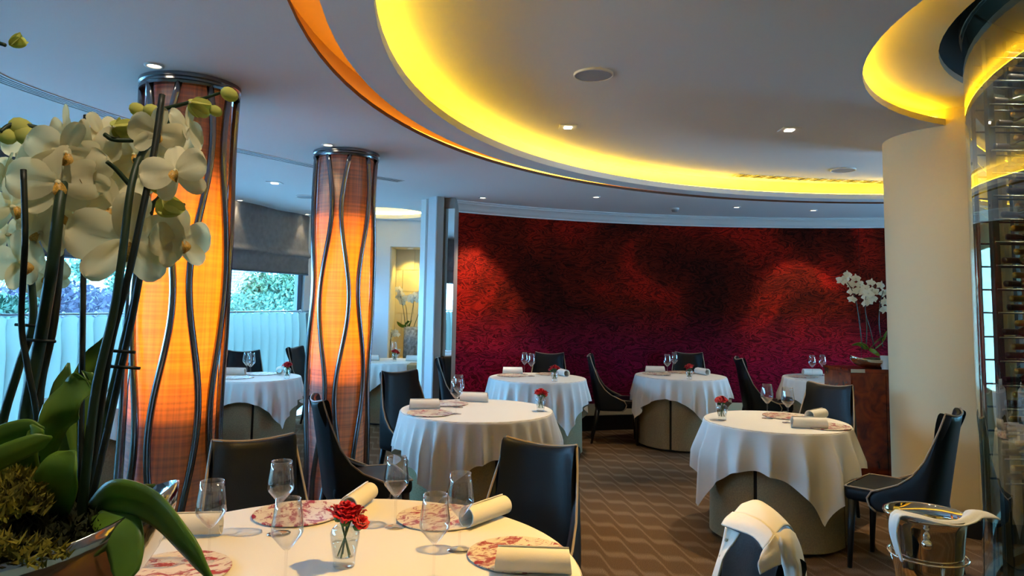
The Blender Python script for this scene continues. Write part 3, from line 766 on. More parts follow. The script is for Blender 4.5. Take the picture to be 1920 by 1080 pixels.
# ------------------------------------------------------------------ chairs
def chair_proto():
    t = thing('dining_chair', 'x', 'chair', (0, 0, 0), 0, 'black leather dining chairs')
    H0, H1 = .355, .915
    PF = [(0, .060), (.05, .098), (.12, .108), (.19, .085), (.24, .02), (.30, -.055), (.40, -.125), (.55, -.185), (.70, -.222), (.85, -.258), (1.0, -.288)]
    def prof_at(v):
        for (a, ya), (b_, yb_) in zip(PF, PF[1:]):
            if v <= b_: return ya + (yb_ - ya) * (v - a) / (b_ - a)
        return PF[-1][1]
    def geo(v):
        z = H0 + (H1 - H0) * v
        yb = -.225 - .095 * v ** 1.1
        yf = prof_at(v)
        wv = .232 - .030 * v - .042 * v ** 2
        return z, yb, yf, wv
    def sh(u, v):
        s = u * 2 - 1; q = abs(s); z, yb, yf, wv = geo(v)
        c = min(.045, yf - yb)
        if q < .5: x = wv * (q / .5) ** .92; y = yb + c * (q / .5) ** 3
        else: x = wv + .004 * math.sin((q - .5) * 2 * PI); y = yb + c + (yf - yb - c) * (q - .5) / .5
        zz = z + .022 * v ** 3 * min(1, q / .5) ** 2
        if q > .5: zz -= .0
        return (math.copysign(x, s), y, zz)
    VS = [0, .05, .12, .19, .24, .30, .40, .55, .70, .85, .95, 1.0]
    o = MB().grid(lambda u, v: sh(u, VS[int(round(v * 11))]), 33, 12).build('backrest', 'leather', t)
    m = o.modifiers.new('s', 'SOLIDIFY'); m.thickness = .034; m.offset = -1
    m = o.modifiers.new('u', 'SUBSURF'); m.levels = 1; m.render_levels = 1
    m = o.modifiers.new('b', 'BEVEL'); m.width = .008; m.segments = 2; m.limit_method = 'ANGLE'
    bake(o)
    # flip check is unnecessary: solidify makes a closed shell
    pth = [sh(0, k) for k in VS] + [sh(k / 32, 1) for k in range(1, 33)] + [sh(1, k) for k in VS[-2::-1]]
    MB().tube([Vector(p) + Vector((0, .002, .002)) for p in pth], .0055, 6).build('piping', 'piping', t)
    b = MB().box((0, .015, .43), (.435, .455, .085)); o = b.build('seat', 'leather', t, smooth=True)
    m = o.modifiers.new('b', 'BEVEL'); m.width = .03; m.segments = 4
    bake(o)
    ring = [(-.205, -.1, .473), (-.214, .20, .468), (-.19, .238, .466), (0, .243, .467), (.19, .238, .466), (.214, .20, .468), (.205, -.1, .473)]
    MB().tube(catmull(ring, 5), .0045, 6).build('seat_piping', 'piping', t)
    for sx in (-1, 1):
        MB().tube([(sx * .185, .205, .40), (sx * .190, .215, .2), (sx * .194, .225, 0)], [.024, .019, .013], 8).build('leg', 'leather_leg', t)
        MB().tube([(sx * .175, -.19, .38), (sx * .182, -.225, .2), (sx * .188, -.265, 0)], [.024, .019, .013], 8).build('leg', 'leather_leg', t)
    return t
chair0 = chair_proto(); used = [False]
def chair(x, y, fx, fy, label):
    rz = math.atan2(fy, fx) - PI / 2
    if not used[0]:
        used[0] = True; chair0.location = (x, y, 0); chair0.rotation_euler = (0, 0, rz); chair0['label'] = label; return chair0
    return clone(chair0, label, (x, y, 0), rz)
chair(-.90, 2.72, .50, -.80, 'black leather chair across the foreground table, before the nearer column lamp')
chair(.00, 2.72, -.45, -.85, 'blue-black leather chair at the right of the foreground table, its back before the middle tablecloth')
shirt_chair = chair(.372, 1.83, -1, -.03, 'black leather chair in front with a white shirt hung over its back')
chair(-.86, 4.30, .93, .42, 'blue-black leather chair seen from behind beside the farther column lamp')
chair(-.72, 5.62, .55, -.62, 'black leather chair behind the middle table, below the alcove')
chair(-.44, 7.36, 1, -.06, 'black leather chair standing before the narrow mirror')
chair(.42, 7.93, -.13, -1, 'black leather chair against the red wall behind the back left table')
chair(1.18, 7.92, 1, -.12, 'black leather chair in profile between the two back tables')
chair(2.10, 8.38, -.28, -1, 'black leather chair against the red wall behind the back centre table')
chair(2.84, 7.90, 1, -.10, 'black leather chair in profile between the back centre table and the sideboard')
chair(2.22, 5.18, -.62, -.62, 'black leather chair between the right-hand table and the wooden sideboard')
chair(2.30, 4.23, -.71, .70, 'black leather chair before the white pillar, behind the ice bucket')
chair(-2.79, 7.52, .44, -.9, 'black leather chair at the window table, its back to the half curtain')
chair(-2.30, 8.44, 1, -.20, 'blue-black leather chair by the far curtain, cut by the farther column')
chair(-3.20, 5.98, .25, -.95, 'black leather chair by the window, glimpsed through the orchid stems')

# ------------------------------------------------------------------ table settings
def spiral(n=52, turns=1.32, r0=.026, r1=.033):
    return [((r0 + (r1 - r0) * k / (n - 1)) * math.cos(-.6 + turns * 2 * PI * k / (n - 1)), (r0 + (r1 - r0) * k / (n - 1)) * math.sin(-.6 + turns * 2 * PI * k / (n - 1))) for k in range(n)]
def napkin_mesh():
    sp = spiral(); n = len(sp); Lh = .105; b = MB()
    def fn(u, v):
        k = int(round(u * (n - 1))); x, z = sp[k]
        s, th = ((-1, 0), (1, 0), (1, 1), (-1, 1))[int(round(v * 4)) % 4]
        r = math.hypot(x, z); f = (r + .0035 * th) / r
        return (s * (Lh - .004 * math.sin(k * .15)), x * f, z * f + .0368)
    b.grid(fn, n, 4, cv=True); b.f += [tuple(j * n for j in range(4)), tuple(j * n + n - 1 for j in (3, 2, 1, 0))]
    return b.mesh('napkin', 'napkin_linen', True)
NAP = napkin_mesh()
CHG = MB().lathe([(.001, .004), (.135, .004), (.150, .0075), (.155, .0065), (.155, .004), (.13, 0), (.001, 0)], 48).mesh('charger_plate', 'charger_splash')
def set_sharp(me):
    try: me.set_sharp_from_angle(angle=math.radians(40))
    except Exception: pass
set_sharp(CHG); set_sharp(NAP)
BOWL = MB().lathe([(.004, .098), (.010, .102), (.024, .118), (.040, .138), (.0425, .146), (.041, .17), (.036, .205), (.0325, .232), (.0317, .232), (.0352, .205), (.0402, .17), (.0416, .147), (.039, .139), (.023, .120), (.006, .104), (.001, .103)], 28).mesh('bowl', 'wine_glass')
STEM = MB().lathe([(.0046, .006), (.0042, .03), (.004, .07), (.0042, .098)], 10).mesh('stem', 'wine_glass')
FOOT = MB().lathe([(.001, .0), (.037, 0), (.037, .0014), (.02, .003), (.0036, .007)], 28).mesh('foot', 'wine_glass')
VASE = MB().lathe([(.001, 0), (.028, 0), (.029, .004), (.029, .022), (.034, .05), (.0385, .07), (.039, .085), (.034, .098), (.0225, .106), (.0215, .106), (.032, .097), (.0365, .084), (.036, .07), (.031, .05), (.026, .026), (.001, .020)], 28).mesh('vase_body', 'vase_glass')
WAT = MB().lathe([(.001, .021), (.0255, .026), (.0305, .05), (.0335, .062), (.001, .062)], 20).mesh('vase_water', 'water')
def rose_mesh(seed):
    r = random.Random(seed); b = MB()
    for layer, (n, rad, h, op) in enumerate(((3, .008, .018, .1), (4, .014, .020, .45), (5, .019, .019, .8), (6, .024, .014, 1.15))):
        for k in range(n):
            a0 = 2 * PI * (k + .5 * layer) / n + r.uniform(-.2, .2)
            wd = 2.2 * PI / n
            def fn(u, v):
                a = a0 + (u - .5) * wd * (.55 + .6 * v)
                rr = rad * (.25 + .75 * v) * (1 + .10 * math.sin(u * 9 + k)) + .004 * op * v * v
                z = h * math.sin(v * PI * (.5 + .14 * op)) - .004 * layer + .0025 * math.sin(u * 11 + k * 2) * v
                return (rr * math.cos(a), rr * math.sin(a), z)
            b.grid(fn, 6, 5)
    return b.mesh('rose', 'rose_red')
ROSES = [rose_mesh(s) for s in (1, 2, 3)]
STEMS = []
for k in range(5):
    a = k * 1.3; STEMS.append(MB().tube([(.018 * math.cos(a + PI), .018 * math.sin(a + PI), .025), (0.002 * math.cos(a), .002 * math.sin(a), .08), (.014 * math.cos(a), .014 * math.sin(a), .118)], .0022, 6).mesh('flower_stem', 'rose_green'))
SEPAL = MB().sphere((0, 0, 0), .014, 8, 5, (1, 1, .7)).mesh('rose_calyx', 'rose_green')
def put(name, me, x, y, rz, label, cat, group, z=ZT):
    o = link(name, me); o.location = (x, y, z); o.rotation_euler = (0, 0, rz); return tag(o, label, cat, group)
def charger(x, y, label): return put('charger_plate', CHG, x, y, rnd.uniform(0, 6), label, 'plate', 'red-splashed charger plates')
def napkin(x, y, dx, dy, label, z=ZT): return put('rolled_napkin', NAP, x, y, math.atan2(dy, dx), label, 'napkin', 'rolled linen napkins', z)
def glass(x, y, label, s=1.0):
    t = thing('wine_glass', label, 'glass', (x, y, ZT), rnd.uniform(0, 6), 'empty wine glasses')
    t.scale = (s, s, s)
    for nm, me in (('bowl', BOWL), ('stem', STEM), ('foot', FOOT)): link(nm, me, t)
    return t
def vase(x, y, label, s=1.0, seed=0, full=True):
    t = thing('posy_vase', label, 'vase', (x, y, ZT), seed * 1.1, 'small glass vases of red roses')
    t.scale = (s, s, s)
    link('vase_body', VASE, t)
    if full: link('vase_water', WAT, t)
    r = random.Random(seed + 40)
    for k in range(5): link('flower_stem', STEMS[k], t)
    spots = [(0, 0, .146, 1.15), (.028, .004, .137, 1.0), (-.026, .010, .134, 1.05), (.004, -.027, .132, 1.1), (-.004, .028, .138, 1.0), (.044, -.012, .118, .8)]
    for k, (a, b_, c_, q) in enumerate(spots):
        o = link('rose', ROSES[k % 3], t); o.location = (a, b_, c_); o.scale = (q, q, q)
        o.rotation_euler = (-b_ * 14 + r.uniform(-.15, .15), a * 16, r.uniform(0, 6))
        c2 = link('rose_calyx', SEPAL, t); c2.location = (a * .8, b_ * .8, c_ - .014)
    return t
# foreground table A
charger(-.745, 2.575, 'red-splashed charger plate at the back left of the foreground table')
charger(-.235, 2.560, 'red-splashed charger plate at the back right of the foreground table')
charger(.035, 2.205, 'red-splashed charger plate at the right of the foreground table, beside the folded napkin')
charger(-.93, 2.03, 'red-splashed charger plate under the orchid leaf on the foreground table')
napkin(-.545, 2.66, .10, .62, 'rolled napkin lying between the two back chargers of the foreground table')
napkin(-.075, 2.53, .55, .72, 'rolled napkin resting at the right edge of the back right charger')
napkin(.075, 2.065, 1, -.05, 'rolled napkin lying across the front of the right charger on the foreground table')
napkin(-1.03, 2.33, 1, .15, 'rolled napkin behind the leftmost glass of the foreground table')
glass(-.744, 2.366, 'wine glass before the back left charger of the foreground table')
glass(-.380, 2.457, 'wine glass standing between the two back chargers of the foreground table')
glass(-.147, 2.244, 'wine glass before the back right charger of the foreground table')
glass(-.200, 2.00, 'wine glass at the bottom edge of the picture, right of the rose vase')
glass(-.585, 1.93, 'wine glass at the bottom edge of the picture, left of the rose vase')
glass(-.860, 2.10, 'leftmost wine glass of the foreground table, beside the orchid leaf')
vase(-.468, 2.096, 'glass vase of red roses in the middle of the foreground table', 1.08, 0)
# B
charger(-.54, 4.86, 'red-splashed charger at the near left edge of the middle table'); charger(-.46, 5.33, 'red-splashed charger at the back left of the middle table')
napkin(-.60, 5.06, 1, .18, 'rolled napkin at the left edge of the middle table'); napkin(-.27, 5.47, 1, -.12, 'rolled napkin at the back of the middle table')
glass(-.362, 4.868, 'nearer wine glass on the left of the middle table'); glass(-.371, 5.17, 'farther wine glass on the left of the middle table')
vase(.222, 5.052, 'small vase of red roses at the right edge of the middle table', .95, 1)
# C
charger(1.93, 4.99, 'red-splashed charger at the back of the right-hand table'); charger(2.03, 4.60, 'red-splashed charger at the right edge of the right-hand table')
napkin(2.10, 4.88, .75, .66, 'rolled napkin with an open end on the right-hand table, before the chair'); napkin(1.90, 4.53, 1, -.10, 'rolled napkin lying flat along the front of the right-hand table')
glass(1.770, 4.90, 'left wine glass on the right-hand table'); glass(1.845, 4.73, 'right wine glass on the right-hand table')
vase(1.432, 4.807, 'small vase of red roses at the left edge of the right-hand table', .95, 2)
# D
charger(.02, 7.42, 'red-splashed charger at the left of the back left table'); charger(.43, 7.62, 'red-splashed charger at the back of the back left table')
napkin(.03, 7.62, 1, .02, 'rolled napkin at the left of the back left table'); napkin(.56, 7.48, .3, -1, 'rolled napkin seen end-on behind the roses of the back left table')
glass(.155, 7.60, 'left wine glass on the back left table'); glass(.224, 7.42, 'right wine glass on the back left table')
vase(.439, 6.97, 'small vase of red roses on the back left table', .95, 3)
# E
charger(1.62, 7.86, 'red-splashed charger at the left of the back centre table'); charger(1.95, 8.08, 'red-splashed charger at the back of the back centre table')
napkin(1.64, 8.03, 1, -.05, 'rolled napkin at the left of the back centre table'); napkin(2.13, 7.88, .35, -1, 'rolled napkin seen end-on at the right of the back centre table')
glass(1.70, 7.68, 'left wine glass on the back centre table'); glass(1.85, 8.00, 'right wine glass on the back centre table')
vase(1.862, 7.38, 'small vase of red roses on the back centre table', .95, 4)
# F
charger(3.22, 7.80, 'red-splashed charger on the table behind the sideboard'); napkin(3.40, 8.00, 1, .05, 'rolled napkin on the table behind the sideboard')
glass(3.36, 7.90, 'left wine glass on the table behind the sideboard'); glass(3.52, 8.0, 'right wine glass on the table behind the sideboard')
# G
charger(-2.62, 6.82, 'charger at the near left of the window table between the columns'); charger(-2.50, 7.18, 'charger at the back of the window table between the columns')
napkin(-2.73, 7.06, 1, 0, 'rolled napkin at the left of the window table, partly behind the nearer column'); napkin(-2.33, 7.20, .35, -1, 'rolled napkin seen end-on at the back of the window table')
glass(-2.58, 6.98, 'left wine glass on the window table between the columns'); glass(-2.50, 6.86, 'right wine glass on the window table between the columns')
vase(-2.14, 6.84, 'small vase of red roses on the window table between the columns', .95, 5)
# H
charger(-3.10, 5.22, 'charger on the window-side table behind the orchid stems'); glass(-2.90, 5.45, 'wine glass on the window-side table behind the orchid stems')
# I
napkin(-1.76, 8.98, 1, 0, 'rolled napkin at the left of the alcove table'); napkin(-1.21, 9.00, 1, .03, 'rolled napkin at the right of the alcove table')
glass(-1.50, 9.15, 'wine glass on the alcove table'); vase(-1.45, 8.93, 'small vase of red roses on the alcove table', .9, 6)

# ------------------------------------------------------------------ side table in the alcove, sideboard
t = thing('side_table', 'small wooden side table before the alcove, beside the pale pier', 'table', (-1.03, 8.45, 0))
MB().box((0, 0, .73), (.34, .34, .06)).build('tabletop', 'wood_top', t, smooth=False)
for sx in (-1, 1):
    for sy in (-1, 1): MB().box((sx * .14, sy * .14, .35), (.035, .035, .70), taper=.7).build('leg', 'wood_top', t, smooth=False)

sbx = thing('sideboard', 'dark red burr-wood sideboard with chrome corner beside the white pillar', 'cabinet', (3.17, 6.22, 0))
foot = [(-.355, .17), (-.302, -.23), (.16, -.22), (.16, .17)]
def off(poly, k): 
    cx = sum(p[0] for p in poly) / len(poly); cy = sum(p[1] for p in poly) / len(poly)
    return [(cx + (x - cx) * k, cy + (y - cy) * k) for x, y in poly]
MB().prism(off(foot, .97), .06, .965).build('body', 'burr_wood', sbx, smooth=False)
MB().prism(off(foot, .92), 0, .06).build('plinth', 'black_base', sbx, smooth=False)
MB().prism(off(foot, 1.0), .967, .995).build('worktop', 'burr_wood', sbx, smooth=False)
MB().prism([(-.300, -.236), (-.18, -.236), (-.18, -.226), (-.300, -.226)], .967, .996).build('corner_trim', 'chrome', sbx, smooth=False)
MB().box((-.145, -.2235, .51), (.28, .010, .86)).build('door', 'burr_wood', sbx, smooth=False)
MB().box((.075, -.2225, .51), (.15, .010, .86)).build('door', 'burr_wood', sbx, smooth=False)

# ------------------------------------------------------------------ boat-shaped silver bowls
def boat_bowl(t, Lx, Ly, h, lift, rim=.004, mat='silver'):
    def rad(a): return (Lx * math.cos(a), Ly * math.sin(a))
    def fn(u, v):
        a = 2 * PI * u; x, y = rad(a); end = abs(math.cos(a)) ** 3
        k = .30 + .70 * math.sin(v * PI / 2) ** .8
        return (x * k, y * k, (h + lift * end) * v ** 1.5)
    o = MB().grid(fn, 48, 10, cu=True)
    n = len(o.v); o.f.append(tuple(range(47, -1, -1)))
    ob = o.build('bowl', mat, t)
    m = ob.modifiers.new('s', 'SOLIDIFY'); m.thickness = rim; m.offset = -1
    return ob

# ------------------------------------------------------------------ orchids
def petal_mesh(name, wd, cup, mat, tip=.75, wave=.03, ph=0.0):
    def fn(u, v):
        x = (1 - math.cos(PI * v)) / 2
        w_ = wd * math.sin(PI * v) ** .85 * (tip + (1.12 - tip) * x) * (1 + .03 * math.sin(v * 9 + ph))
        s_ = 2 * u - 1; y = s_ * w_
        x = x + .04 * s_ * s_ * (x - .5)
        z = cup * (x * x * .35) + .16 * (y * y) * (1 if cup > 0 else -1) + wave * math.sin(u * 7 + x * 4 + ph) * x - .05 * math.exp(-(y / .05) ** 2) * (1 - x)
        return (x, y, z)
    return MB().grid(fn, 11, 10).mesh(name, mat)
PETS = [petal_mesh('petal', .56, c, 'petal', .70, wv, p) for c, wv, p in ((-.35, .04, 0), (-.6, .05, 1.7), (.25, .05, 3.1), (-.15, .06, 4.4))]
SEPS = [petal_mesh('sepal', .34, c, 'petal', .75, .03, p) for c, p in ((-.30, 0), (-.7, 2.0), (.2, 4.0))]
PET, SEP = PETS[0], SEPS[0]
PETG = petal_mesh('petal', .48, .9, 'petal_green', .7)
LIPM = MB().grid(lambda u, v: ((v - .1) * .40, (u - .5) * .30 * math.sin(PI * (v * .8 + .15)), .16 * math.sin(v * PI) + .10 * abs(u - .5) * 2), 5, 6).mesh('lip', 'lip_red')
COLM = MB().sphere((0, 0, .06), .10, 8, 6, (.8, .8, 1.1)).mesh('flower', 'petal')
def basis(n, up=Vector((0, 0, 1))):
    n = Vector(n).normalized(); x = up.cross(n)
    if x.length < 1e-3: x = Vector((1, 0, 0))
    x.normalize(); y = n.cross(x); return Matrix((x, y, n)).transposed()
def flower(par, p, n, size, roll=0.0, half=False):
    o = link('flower', COLM, par)
    M_ = basis(n).to_4x4(); M_.translation = Vector(p)
    o.matrix_local = M_ @ Matrix.Rotation(roll, 4, 'Z') @ Matrix.Diagonal((size / 2, size / 2, size / 2, 1))
    lay = [(0.12, PET, 1.0), (PI - .12, PET, 1.0), (PI / 2, SEP, .95), (-PI / 2 + .75, SEP, .92), (-PI / 2 - .75, SEP, .92)]
    for a, me, s in lay:
        q = link('petal', PETG if half else rnd.choice(PETS if me is PET else SEPS), o)
        tilt = -.95 if half else rnd.uniform(-.35, .22)
        q.matrix_local = Matrix.Rotation(a, 4, 'Z') @ Matrix.Rotation(tilt, 4, 'Y') @ Matrix.Translation((.03, 0, .02 if me is PET else -.02)) @ Matrix.Diagonal((s, s, s, 1))
    if not half:
        q = link('lip', LIPM, o); q.matrix_local = Matrix.Rotation(-PI / 2, 4, 'Z') @ Matrix.Translation((.02, 0, .10))
    return o
def leaf(par, pts, wd, fold=.25, side=None, mat='orchid_leaf'):
    P = catmull(pts, 6); n = len(P); b = MB()
    def fn(u, v):
        k = min(int(round(v * (n - 1))), n - 1)
        tg = (P[min(k + 1, n - 1)] - P[max(k - 1, 0)]).normalized()
        sd = Vector(side) if side is not None else tg.cross(Vector((0, 0, 1)))
        sd = (sd - tg * sd.dot(tg)).normalized(); nn = sd.cross(tg)
        w_ = wd * (.28 + .72 * math.sin(PI * min(.97, v * .86 + .10)) ** .7) * (1 - max(0, v - .86) / .14 * .85)
        s = u * 2 - 1
        return P[k] + sd * (s * w_) + nn * (fold * w_ * abs(s) ** 1.3)
    o = b.grid(fn, 7, n).build('leaf', mat, par)
    m = o.modifiers.new('s', 'SOLIDIFY'); m.thickness = .0022
    return o
def moss(par, cx, cy, z, rx, ry, n, seed, mat='moss', size=.012):
    r = random.Random(seed); b = MB()
    for i in range(n):
        a = r.uniform(0, 2 * PI); q = math.sqrt(r.random())
        p = Vector((cx + rx * q * math.cos(a), cy + ry * q * math.sin(a), z + .02 * (1 - q * q) + r.uniform(-.004, .006)))
        for k in range(3):
            d = Vector((r.uniform(-1, 1), r.uniform(-1, 1), r.uniform(.2, 1.2))).normalized() * size * r.uniform(.6, 1.5)
            s = d.cross(Vector((r.uniform(-1, 1), r.uniform(-1, 1), .1))).normalized() * size * .22
            b.add([p - s, p + s, p + d], [(0, 1, 2)])
    o = b.build('moss', mat, par, smooth=False); o['kind'] = 'stuff'; return o

# foreground arrangement, about a metre from the camera
fo = thing('orchid_bowl', 'white orchids in a silver boat bowl filling the left foreground', 'orchid', (-.66, .90, 1.09))
O = Vector(fo.location)
def fp(px, py, Y): return at(px, py, Y) - O
bb = boat_bowl(fo, .25, .155, .125, .05, .004, 'silver'); bb.rotation_euler = (0, 0, math.radians(12)); bb.location = (-.02, 0, .0)
MB().sphere((0, 0, 0), 1, 24, 10, (.22, .13, .045)).build('soil', 'moss_dark', fo).location = (-.03, 0, .105)
moss(fo, -.03, 0, .132, .21, .13, 1500, 3, 'moss_dark', .016)
moss(fo, .035, -.07, .15, .045, .035, 500, 4, 'moss', .016)
moss(fo, .06, -.10, .13, .12, .03, 380, 5, 'moss', .012)
def stem(par, pts, r0, r1, mat='orchid_stem', nm='stem'):
    P = catmull(pts, 6); n = len(P)
    return MB().tube(P, [r0 + (r1 - r0) * k / (n - 1) for k in range(n)], 8).build(nm, mat, par)
moss(fo, *(fp(28, 930, .86)), .035, .03, 420, 14, 'moss', .014); moss(fo, *(fp(20, 960, .84)), .04, .03, 300, 15, 'moss', .014)
base = fp(110, 985, .92)
S = [
 ([(62, 985, .93), (70, 800, .92), (52, 690, .91), (40, 600, .90), (47, 450, .86), (44, 318, .86)], .0040, .0036, 'orchid_stake', 'stake'),
 ([(70, 985, .93), (45, 820, .93), (75, 640, .93), (98, 500, .885), (112, 380, .89), (125, 320, .93)], .0095, .0058, 'orchid_stem', 'stem'),
 ([(85, 985, .95), (70, 760, .95), (100, 600, .96), (116, 430, .97)], .008, .0055, 'orchid_stake', 'stake'),
 ([(30, 985, .96), (0, 830, .96), (35, 690, .95), (62, 600, .94), (52, 470, .93)], .0065, .0045, 'orchid_stem', 'stem'),
 ([(150, 985, .90), (165, 850, .88), (182, 720, .87), (212, 590, .86), (228, 490, .855), (246, 350, .87), (268, 285, .90), (300, 255, .94), (330, 215, .95)], .0062, .0036, 'orchid_stem', 'stem'),
 ([(140, 985, .92), (172, 880, .90), (205, 660, .88), (240, 520, .865), (264, 410, .87), (288, 290, .885), (304, 178, .90)], .0046, .0042, 'orchid_stake', 'stake'),
 ([(165, 985, .97), (190, 830, .97), (232, 640, .97), (262, 520, .98), (280, 400, .99), (300, 370, .99)], .0056, .004, 'orchid_stem', 'stem'),
 ([(155, 985, .95), (185, 880, .95), (225, 700, .96), (255, 560, .97), (283, 390, .99)], .0050, .0045, 'orchid_stake', 'stake'),
 ([(150, 985, .95), (158, 400, .99), (162, 216, 1.0)], .004, .004, 'orchid_stake', 'stake'),
 # side branches and bud sprays
 ([(242, 345, .92), (218, 318, .91), (200, 303, .90)], .0034, .0026, 'orchid_stem', 'branch'),
 ([(125, 320, .95), (96, 254, .94), (62, 238, .93), (22, 234, .92), (0, 248, .91)], .0042, .0030, 'orchid_stem', 'branch'),
 ([(300, 255, .94), (262, 262, .94), (215, 262, .93), (196, 252, .93)], .0036, .0030, 'orchid_stem', 'branch'),
 ([(304, 205, .95), (340, 196, .95), (390, 182, .95), (428, 168, .95)], .0032, .0020, 'orchid_stem', 'branch'),
 ([(300, 370, .99), (320, 378, .98), (345, 384, .97)], .0030, .0025, 'orchid_stem', 'branch'),
 ([(252, 300, .92), (290, 306, .91), (318, 316, .90)], .0030, .0025, 'orchid_stem', 'branch'),
 ([(-30, 40, .90), (-10, 75, .90), (10, 85, .90)], .0030, .0025, 'orchid_stem', 'branch'),
]
for pts, r0, r1, mt, nm in S: stem(fo, [fp(*p) for p in pts], r0, r1, mt, nm)
for px, py, Y in ((230, 690, .90), (72, 640, .92), (222, 660, .93), (60, 612, .93)):
    c = fp(px, py, Y); MB().tube([c + Vector((-.022, 0, .002)), c + Vector((.022, 0, 0))], .0022, 6).build('plant_clip', 'orchid_stake', fo)
camv = Vector((0, 0, CAM_H)) - O
def ff(px, py, Y, size, yaw=0.0, pit=0.0, roll=0.0, half=False):
    p = fp(px, py, Y); n = (camv - p).normalized()
    n = Matrix.Rotation(math.radians(yaw), 3, 'Z') @ n; n = (n + Vector((0, 0, math.tan(math.radians(pit))))).normalized()
    flower(fo, p, n, size, roll, half)
ff(108, 342, .90, .106, 8, -6, .1); ff(122, 286, .90, .088, 22, -8, -.15); ff(172, 288, .95, .095, -62, 0, .2)
ff(72, 300, .95, .085, 50, -5, .1); ff(213, 238, .92, .062, 150, 20, .2, True); ff(292, 250, .90, .072, 24, -4, -.1)
ff(356, 192, .93, .060, 140, 10, .4, True); ff(352, 240, .94, .068, -120, 0, .2); ff(330, 322, .88, .082, -18, 12, .25)
ff(346, 392, .95, .066, -70, 12, .3, True); ff(236, 452, .93, .136, 6, -10, 0.0); ff(212, 392, .96, .094, -20, 6, .3)
ff(338, 452, .97, .090, 30, 0, .1); ff(22, 388, .92, .086, 30, 0, .2); ff(78, 436, .93, .078, -36, -10, -.3)
ff(38, 492, .90, .084, 40, 0, .2); ff(44, 332, .97, .070, 30, 5, -.2); ff(148, 428, .97, .070, -60, -12, .2)
ff(150, 380, .99, .086, 170, 0, .2); ff(262, 330, .98, .070, 160, 0, .1); ff(250, 290, .97, .075, 12, 0, .1)
ff(86, 520, .97, .060, -20, 0, .5); ff(122, 250, .97, .080, 70, 10, .3); ff(190, 250, .96, .062, 20, 15, .6); ff(60, 270, .99, .07, -30, 20, .4); ff(150, 330, .93, .086, -30, -10, .5)
ff(186, 330, .97, .08, 40, -20, -.4); ff(8, 330, .96, .07, 80, 0, .3); ff(110, 400, .95, .088, 30, -20, .4); ff(280, 450, .99, .10, -25, -10, .3); ff(12, 440, .96, .07, 60, 10, .2); ff(300, 310, .95, .07, 100, -10, .2)
ff(330, 262, .97, .066, 175, 5, .2)
BUD = MB().sphere((0, 0, 0), 1, 10, 7, (1, .78, .78)).mesh('bud', 'petal_green')
for px, py, Y, s in ((12, 255, .92, .0135), (40, 240, .93, .017), (52, 256, .93, .017), (430, 177, .95, .0125), (286, 210, .94, .013), (258, 206, .95, .012), (372, 345, .95, .010), (298, 350, .97, .014), (20, 85, .90, .0), (404, 208, .96, .010)):
    if s:
        o = link('bud', BUD, fo); o.location = fp(px, py, Y); o.scale = (s, s, s); o.rotation_euler = (.2, .5, .3)
ff(18, 84, .90, .040, 60, 40, 2.4, True)
lv = [
 ([(170, 965, .93), (215, 935, .88), (280, 955, .83), (335, 1010, .79), (405, 1095, .76)], .024, .22, (0.35, -.5, .8)),
 ([(190, 960, .90), (222, 985, .86), (235, 1040, .84), (228, 1100, .83)], .024, .15, (1, -.2, .2)),
 ([(150, 985, .95), (165, 860, .97), (150, 760, .98), (172, 690, .99), (196, 632, .99)], .020, .25, (1, .3, 0)),
 ([(60, 960, .95), (70, 850, .92), (110, 780, .90), (150, 725, .90), (176, 700, .90)], .022, .25, (.7, 0, .7)),
 ([(90, 980, .90), (100, 930, .87), (120, 880, .85), (140, 845, .85)], .027, .2, (1, -.3, .3)),
 ([(70, 960, .92), (40, 850, .88), (58, 822, .87), (82, 806, .87)], .017, .3, (.6, 0, .8)),
 ([(-60, 900, .84), (-10, 865, .84), (50, 838, .85), (98, 818, .86)], .014, .25, (.2, -.3, 1)),
 ([(-70, 860, .88), (-20, 830, .88), (40, 806, .88), (84, 802, .88)], .014, .25, (.2, -.4, 1)),
 ([(180, 960, .96), (215, 945, .98), (252, 930, 1.0), (290, 908, 1.02)], .013, .25, (.2, -.2, 1)),
 ([(110, 985, .97), (118, 860, 1.0), (112, 760, 1.02), (128, 680, 1.03)], .016, .25, (1, .2, 0)),
]
for pts, wd, fd, sd in lv: leaf(fo, [fp(*p) for p in pts], wd, fd, sd)
# the console it stands on (below the picture)
t = thing('console_table', 'dark wooden console under the silver orchid bowl', 'table', (-.66, .90, 0))
MB().box((0, -.04, 1.07), (1.15, .26, .04)).build('tabletop', 'console_wood', t, smooth=False)
MB().box((0, -.04, 1.005), (1.05, .22, .09)).build('apron', 'console_wood', t, smooth=False)
for sx in (-1, 1):
    for sy in (-1, 1): MB().box((sx * .5, -.04 + sy * .09, .48), (.05, .05, .96), taper=.7).build('leg', 'console_wood', t, smooth=False)

